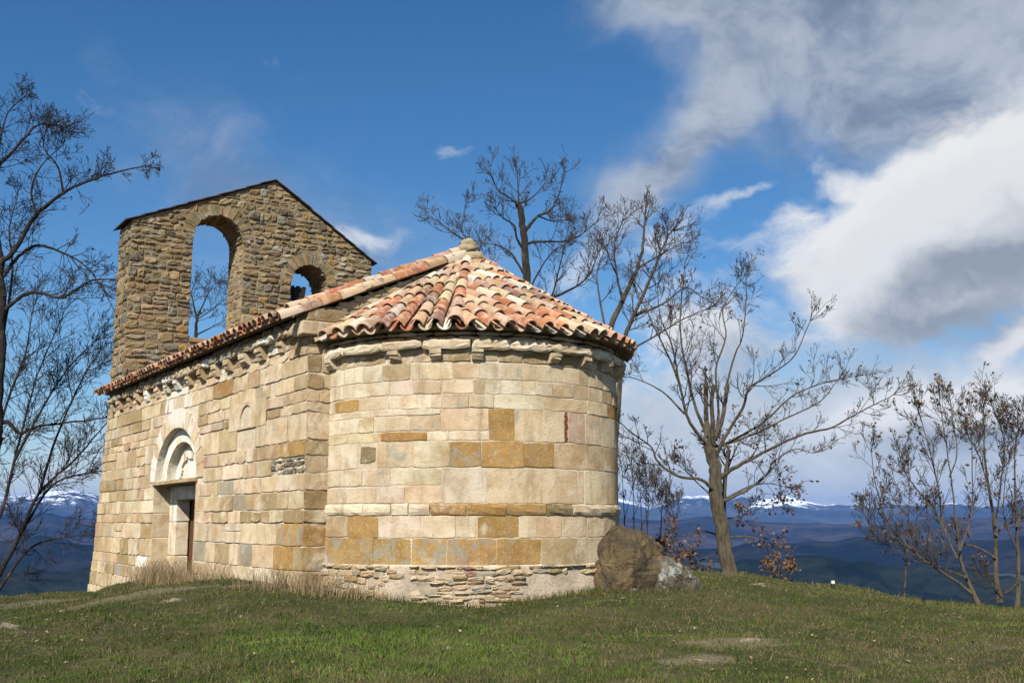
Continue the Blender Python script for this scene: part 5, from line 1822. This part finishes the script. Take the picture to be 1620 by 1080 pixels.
def tree(name, label, data, seed, bark, twig, density=2.6, twig_len=(0.45, 1.1), up=0.10, wig=0.16, leaves=None, group=None, cat='tree', minr=0.004, flat=0.7):
    rnd = random.Random(seed)
    base, limbs = data
    root = empty(name, base)
    tag(root, label, cat, group)
    tr = Tubes(); tw = Tubes(); tips = []
    for li, (r0, r1, pts) in enumerate(limbs):
        C_ = catmull(pts, 5)
        m = len(C_)
        sc = r0 * 0.07
        C_ = [c + np.array([rnd.gauss(0, sc), rnd.gauss(0, sc), rnd.gauss(0, sc)]) * (0.0 if i == 0 else 1.0) for i, c in enumerate(C_)]
        if li:
            r0 *= 0.80
        rad = [r0 + (r1 - r0) * (i / (m - 1)) ** 0.75 for i in range(m)]
        if li == 0:
            rad[0] *= 1.3; rad[1] *= 1.12
        (tr).tube(C_, rad, 9 if r0 > 0.1 else 6)
        length = sum(np.linalg.norm(C_[i + 1] - C_[i]) for i in range(m - 1))
        if li == 0:
            k = int(min(length, 1.2) * density)
        elif r1 > 0.03:
            k = int(length * 3)
        else:
            k = int(length * density)
        for c in range(k):
            f = (rnd.uniform(0.28, 1.0) if li else rnd.uniform(0.85, 1.0)) * (m - 1)
            i = min(m - 2, int(f)); g = f - i
            q = C_[i] * (1 - g) + C_[i + 1] * g
            if li == 0 and q[2] < 1.2:
                continue
            d = C_[i + 1] - C_[i]; d /= np.linalg.norm(d)
            side = np.array([rnd.gauss(0, 1), rnd.gauss(0, flat), rnd.gauss(0, 1) + 0.35])
            side -= d * side.dot(d); side /= (np.linalg.norm(side) + 1e-6)
            a = radians(rnd.uniform(30, 62))
            Lr = rnd.uniform(*twig_len) * (1.15 - 0.5 * f / m)
            rr = max(minr * 1.3, min(rad[i] * 0.5, 0.018))
            grow(tw, rnd, q, d * cos(a) + side * sin(a), Lr, rr, 1, up, wig, tips, minr)
        if r1 < 0.03:
            d = C_[-1] - C_[-3]; d /= np.linalg.norm(d)
            for c in range(4):
                dd = d + np.array([rnd.gauss(0, .35) for _ in range(3)])
                grow(tw, rnd, C_[-1], dd, rnd.uniform(*twig_len) * 0.8, r1, 1, up, wig, tips, minr)
    tr.build('trunk', bark, root)
    tw.build('crown', twig, root)
    if leaves:
        lv(root, tips, rnd, *leaves)
    return root


def lv(root, tips, rnd, frac, size, cols, zmax=None):
    V = []; F = []; Cc = []
    for p, d in tips:
        if zmax is not None and p[2] > zmax and rnd.random() > 0.12:
            continue
        if rnd.random() > frac:
            continue
        for _ in range(rnd.randint(1, 3)):
            c = p + np.array([rnd.gauss(0, 0.03) for _ in range(3)])
            a = np.array([rnd.gauss(0, 1) for _ in range(3)]); a /= np.linalg.norm(a)
            b = np.cross(a, [rnd.gauss(0, 1) for _ in range(3)]); b /= np.linalg.norm(b)
            s = size * rnd.uniform(0.6, 1.3)
            nrm = np.cross(a, b) * s * 0.25
            i = len(V)
            V += [c, c + a * s * .5 + b * s * .38 + nrm, c + a * s, c + a * s * .5 - b * s * .38 + nrm]
            F.append((i, i + 1, i + 2, i + 3))
            col = rnd.choice(cols); k = rnd.uniform(0.7, 1.25)
            Cc += [[x * k for x in col]] * 4
    if F:
        np_mesh('dry_leaves', np.array(V), np.array(F), M_LEAF, root, False, np.array(Cc))


BROWN = [(0.16, 0.088, 0.045), (0.21, 0.125, 0.068), (0.12, 0.068, 0.04)]
SEED = [(0.07, 0.05, 0.035), (0.11, 0.075, 0.05)]
tree('ash_tree', 'bare grey tree with pruned stubs and wide branches, right of the boulders', T_MAIN, 3, M_BARK, M_TWIG, 3.6, (0.35, 0.95), 0.12, 0.12, (0.03, 0.06, SEED))
tree('ash_tree', 'tall bare tree rising behind the apse roof', T_MID, 5, M_BARKD, M_TWIG, 4.6, (0.4, 1.05), 0.13, 0.13, (0.04, 0.06, SEED), minr=0.005)
tree('ash_tree', 'bare twin stemmed tree just behind the right end of the apse roof', T_BACK, 9, M_BARK, M_TWIG, 4.2, (0.45, 1.2), 0.12, 0.12, (0.05, 0.06, SEED), minr=0.005)
tree('oak_tree', 'big dark bare tree with twisting branches at the left picture edge', T_LEFT, 13, M_BARKD, M_BARKD, 4.2, (0.6, 1.7), 0.05, 0.20, (0.16, 0.06, [(0.03, 0.025, 0.02)]), minr=0.0075)
tree('oak_tree', 'lower dark bare tree with dense fine twigs left of the chapel', T_LEFTLOW, 17, M_BARKD, M_BARKD, 4.6, (0.8, 2.2), 0.08, 0.14, None, minr=0.0075)
tree('ash_tree', 'distant bare tree seen through the tall bell arch', T_ARCH, 19, M_BARKD, M_TWIG, 5.0, (0.6, 1.4), 0.10, 0.15, None, minr=0.008)
tree('oak_sapling', 'small oak with brown dead leaves behind the pruned bare tree', T_OAK, 23, M_BARK, M_TWIG, 6.5, (0.3, 0.75), 0.06, 0.18, (0.65, 0.075, BROWN, 1.6))
tree('bare_shrub', 'bare many stemmed shrub leaning left on the meadow crest at right', T_SHRUB, 29, M_BARK, M_TWIG, 7.5, (0.3, 0.8), 0.16, 0.09, (0.07, 0.07, BROWN[:1] + SEED), cat='shrub')
tree('bare_shrub', 'bare upright shrub with thick dark stem near the right picture edge', T_SHRUB2, 31, M_BARK, M_TWIG, 7.5, (0.35, 0.95), 0.16, 0.09, (0.10, 0.07, BROWN[:1] + SEED), cat='shrub')
tree('bare_shrub', 'bare dark shrub cut by the right picture edge', T_SHRUB3, 37, M_BARK, M_TWIG, 7.5, (0.35, 0.95), 0.16, 0.09, (0.06, 0.07, BROWN[:1] + SEED), cat='shrub')
tree('sapling', 'thin pale sapling behind the leaning bare shrub', T_THIN, 41, M_BARK, M_TWIG, 6.0, (0.3, 0.7), 0.10, 0.14, None, cat='sapling')
for i, (dt, tx) in enumerate(zip((T_SAP0, T_SAP1, T_SAP2, T_SAP3, T_SAP4, T_SAP5, T_SAP6),
        ('first', 'second', 'third', 'fourth', 'fifth', 'sixth', 'last'))):
    tree('sapling', 'thin bare sapling behind the boulders, %s from the apse wall' % tx, dt, 50 + i, M_BARKD, M_TWIG, 7.0, (0.3, 0.7), 0.16, 0.12, None, 'saplings behind the boulders', 'sapling')


# ------------------------------------------------------------------ grass
rng = np.random.default_rng(3)


def pn(x, y, s, o=0.0):
    """cheap smooth patch noise, 0..1"""
    return 0.5 + 0.25 * (np.sin(x * s * 1.7 + 2.1 * np.sin(y * s * 1.1 + o) + o) + np.cos(y * s * 1.9 + 1.7 * np.sin(x * s * 1.3 + 2 * o)))


def in_chapel(x, y):
    dx, dy = x + 0.795, y - 19.20
    lx = dx * ce.x + dy * ce.y; ly = dx * cn.x + dy * cn.y
    return ((lx < 0.03) & (lx > -15) & (np.abs(ly) < HW + 0.05)) | ((lx > -0.1) & (np.hypot(lx, ly) < RA + 0.12))


def grass(n, name, label):
    # denser close to the camera, as far as the crest
    Y = 8.5 + (24 - 8.5) * rng.random(n) ** 1.25
    X = (rng.random(n) * 2 - 1) * (0.52 * Y + 1.2)
    Yw = np.where(rng.random(n) < 0.12, 24 + rng.random(n) * 9, Y)
    X = np.where(Yw > 24, -4 - rng.random(n) * 12, X)
    Y = Yw
    keep = (Y < crest(X) + 1.5) & ~in_chapel(X, Y)
    # worn ground
    for (sx, sy, a, b) in ((2.55, 12.9, 0.62, 0.34), (2.05, 11.85, 0.48, 0.26), (-5.7, 18.0, 1.7, 0.35), (-8, 20, 1.2, 0.4)):
        d = ((X - sx) / a) ** 2 + ((Y - sy) / b) ** 2 + (pn(X, Y, 6.0, sx) - 0.5) * 1.6 + (pn(X, Y, 17.0, sy) - 0.5) * 0.9
        keep &= rng.random(n) < np.clip((d - 0.2) * 1.1, 0.28, 1)
    dry = np.clip(pn(X, Y, 0.55, 1.0) * 0.8 + pn(X, Y, 2.1, 3.0) * 0.6 - 0.36, 0, 1)
    dry = np.clip(dry + 0.30 / (1 + np.exp(-(X - 1.5) * 1.2)) + 0.25 * np.exp(-((X + 6) / 2.5) ** 2 - ((Y - 17.5) / 2.5) ** 2), 0, 1)
    lush = np.exp(-((X + 1.3) / 2.4) ** 2 - ((Y - 12.4) / 1.6) ** 2)
    dry = np.clip(dry - 0.5 * lush, 0, 1)
    thin = pn(X, Y, 3.7, 5.0)
    keep &= rng.random(n) < np.clip(0.30 + 0.75 * thin + 0.4 * lush, 0, 1)
    X, Y, dry, lush = X[keep], Y[keep], dry[keep], lush[keep]
    n = len(X)
    Z = ground_z(X, Y) + np.array([bumps(a, b) for a, b in zip(X, Y)]) - 0.006
    straw = rng.random(n) < dry * 0.62
    h = rng.uniform(0.014, 0.042, n) * (1 + 0.6 * lush) * (0.7 + 0.8 * pn(X, Y, 5.3, 9.0)) * np.where(rng.random(n) < 0.06, 2.0, 1.0)
    w = rng.uniform(0.0045, 0.009, n) * (0.75 + Y / 26)
    a = rng.random(n) * 2 * pi
    lean = rng.uniform(0.2, 1.0, n) * h
    la = rng.random(n) * 2 * pi
    V = np.empty((n, 3, 3))
    V[:, 0] = np.stack([X - w * np.cos(a), Y - w * np.sin(a), Z], 1)
    V[:, 1] = np.stack([X + w * np.cos(a), Y + w * np.sin(a), Z], 1)
    V[:, 2] = np.stack([X + lean * np.cos(la), Y + lean * np.sin(la), Z + h], 1)
    g1 = np.array([0.044, 0.074, 0.012]); g2 = np.array([0.080, 0.102, 0.022]); s1 = np.array([0.19, 0.15, 0.075]); s2 = np.array([0.115, 0.088, 0.045])
    m_ = rng.random(n)[:, None]
    c = g1 * m_ + g2 * (1 - m_)
    c = c * (1 + 0.6 * lush[:, None])
    cs = s1 * m_ + s2 * (1 - m_)
    c = c * (0.70 + 0.62 * pn(X, Y, 1.3, 7.0) * (0.6 + 0.8 * pn(X, Y, 4.1, 2.0)))[:, None]
    c = np.where(straw[:, None], cs, c) * rng.uniform(0.75, 1.25, n)[:, None]
    cols = np.repeat(c, 3, axis=0)
    F = np.arange(3 * n).reshape(-1, 3)
    o = np_mesh(name, V.reshape(-1, 3), F, M_GRASS, None, False, cols)
    tag(o, label, 'grass', kind='stuff')


grass(330000, 'grass', 'short green and straw coloured meadow grass covering the hilltop')


def dry_grass(spots, n_per, name, label, hmin, hmax, pal=((0.30, 0.22, 0.12), (0.16, 0.12, 0.065), 0.75)):
    V = []; F = []; Cc = []
    for (cx, cy, sx, sy, k) in spots:
        for _ in range(int(n_per * k)):
            x = cx + rng.normal() * sx; y = cy + rng.normal() * sy
            if in_chapel(np.array([x]), np.array([y]))[0]:
                continue
            z = gz(x, y) + bumps(x, y) - 0.01
            h = rng.uniform(hmin, hmax); w = rng.uniform(0.003, 0.006)
            a = rng.random() * 2 * pi; la = rng.random() * 2 * pi; ln = h * rng.uniform(0.1, 0.6)
            dx, dy = w * cos(a), w * sin(a)
            mx, my = ln * 0.35 * cos(la), ln * 0.35 * sin(la)
            i = len(V)
            V += [(x - dx, y - dy, z), (x + dx, y + dy, z), (x + mx + dx * .7, y + my + dy * .7, z + h * .6), (x + mx - dx * .7, y + my - dy * .7, z + h * .6),
                  (x + ln * cos(la), y + ln * sin(la), z + h), (x + ln * cos(la) + dx * .2, y + ln * sin(la), z + h * 1.01)]
            F += [(i, i + 1, i + 2, i + 3), (i + 3, i + 2, i + 5, i + 4)]
            k_ = rng.uniform(0.65, 1.2)
            base = pal[0] if rng.random() < pal[2] else pal[1]
            Cc += [[q * k_ for q in base]] * 6
    o = np_mesh(name, np.array(V), np.array(F), M_GRASS, None, False, np.array(Cc))
    tag(o, label, 'grass', kind='stuff')


def cwp(x, y):
    v_ = cw(x, y, 0)
    return v_.x, v_.y


sp = []
for lx, sx in ((-7.6, .5), (-6.9, .5), (-6.3, .5), (-5.6, .6), (-4.6, .6), (-3.6, .7)):
    a, b = cwp(lx, -3.35)
    sp.append((a, b, sx * .55, 0.28, 1.0 if lx > -5 else 1.5))
dry_grass(sp, 210, 'tall_dry_grass', 'tall dry straw grass growing along the wall at the chapel doorway', 0.16, 0.50)
sp = []
for lx, ly, k in ((0.25, -3.05, 1.0), (0.75, -2.95, 1.1), (0.0, -3.4, .9), (-0.6, -3.45, .6), (1.3, -2.65, .5)):
    a, b = cwp(lx, ly)
    sp.append((a, b, .26, .20, k))
dry_grass(sp, 190, 'dry_weed_clump', 'dry weeds and straw at the corner between nave and apse', 0.10, 0.42)

sp = []
for k in range(34):
    a_ = radians(-88 + 118 * k / 33)
    a, b = cwp((RA + 0.20) * cos(a_), (RA + 0.20) * sin(a_))
    sp.append((a, b, .10, .10, float(rng.uniform(.2, 1.5))))
for x_, y_ in ((1.3, 17.05), (1.6, 17.0), (1.9, 17.0), (2.2, 17.05), (2.5, 17.1), (2.8, 17.15), (3.05, 17.4)):
    sp.append((x_, y_, .14, .08, float(rng.uniform(.5, 1.4))))
for lx in np.arange(-14, -0.5, 0.55):
    a, b = cwp(lx, -3.25)
    sp.append((a, b, .22, .12, float(rng.uniform(.2, 1.0))))
for k in range(150):
    y_ = float(rng.uniform(10, 20)); x_ = float(rng.uniform(-1, 1)) * 0.5 * y_
    if y_ < crest(np.array([x_]))[0]:
        sp.append((x_, y_, .07, .07, float(rng.uniform(.1, .55))))
dry_grass(sp, 70, 'grass_tufts', 'longer green grass tufts at the foot of the walls and over the meadow', 0.05, 0.15, ((0.055, 0.075, 0.014), (0.17, 0.13, 0.06), 0.72))

# fallen leaves scattered over the grass
V = []; F = []; Cc = []
for _ in range(260):
    y = rng.uniform(9.5, 19); x = rng.uniform(-1, 1) * (0.5 * y)
    if y > crest(np.array([x]))[0] or in_chapel(np.array([x]), np.array([y]))[0]:
        continue
    z = gz(x, y) + bumps(x, y) + rng.uniform(0.015, 0.035)
    s = rng.uniform(0.016, 0.038); a = rng.random() * 2 * pi
    ca, sa = cos(a), sin(a)
    i = len(V)
    tz = rng.uniform(-.5, .5) * s
    V += [(x - ca * s, y - sa * s, z - tz), (x - sa * s * .55, y + ca * s * .55, z + .3 * s), (x + ca * s, y + sa * s, z + tz), (x + sa * s * .55, y - ca * s * .55, z + .2 * s)]
    F.append((i, i + 1, i + 2, i + 3))
    c = [(0.30, 0.22, 0.13), (0.22, 0.13, 0.07), (0.32, 0.26, 0.17)][int(rng.integers(3))]
    Cc += [c] * 4
o = np_mesh('fallen_leaves', np.array(V), np.array(F), M_LEAF, None, False, np.array(Cc))
tag(o, 'scattered dry leaves lying on the meadow grass', 'leaves', kind='stuff')

# ------------------------------------------------------------------ air
hz = MB()
hz.box(-46000, 46000, -3000, 46000, -420, 1000)
hm = bpy.data.materials.new('haze_air')
hm.use_nodes = True
hm.node_tree.nodes.clear()
ho = hm.node_tree.nodes.new('ShaderNodeOutputMaterial')
pv = hm.node_tree.nodes.new('ShaderNodeVolumePrincipled')
pv.inputs['Color'].default_value = (0.11, 0.38, 1.0, 1)
pv.inputs['Density'].default_value = 1.9e-5
pv.inputs['Anisotropy'].default_value = 0.0
hm.node_tree.links.new(pv.outputs[0], ho.inputs['Volume'])
hobj = hz.build('haze', hm)
tag(hobj, 'thin blue haze filling the valley air', 'haze', kind='stuff')
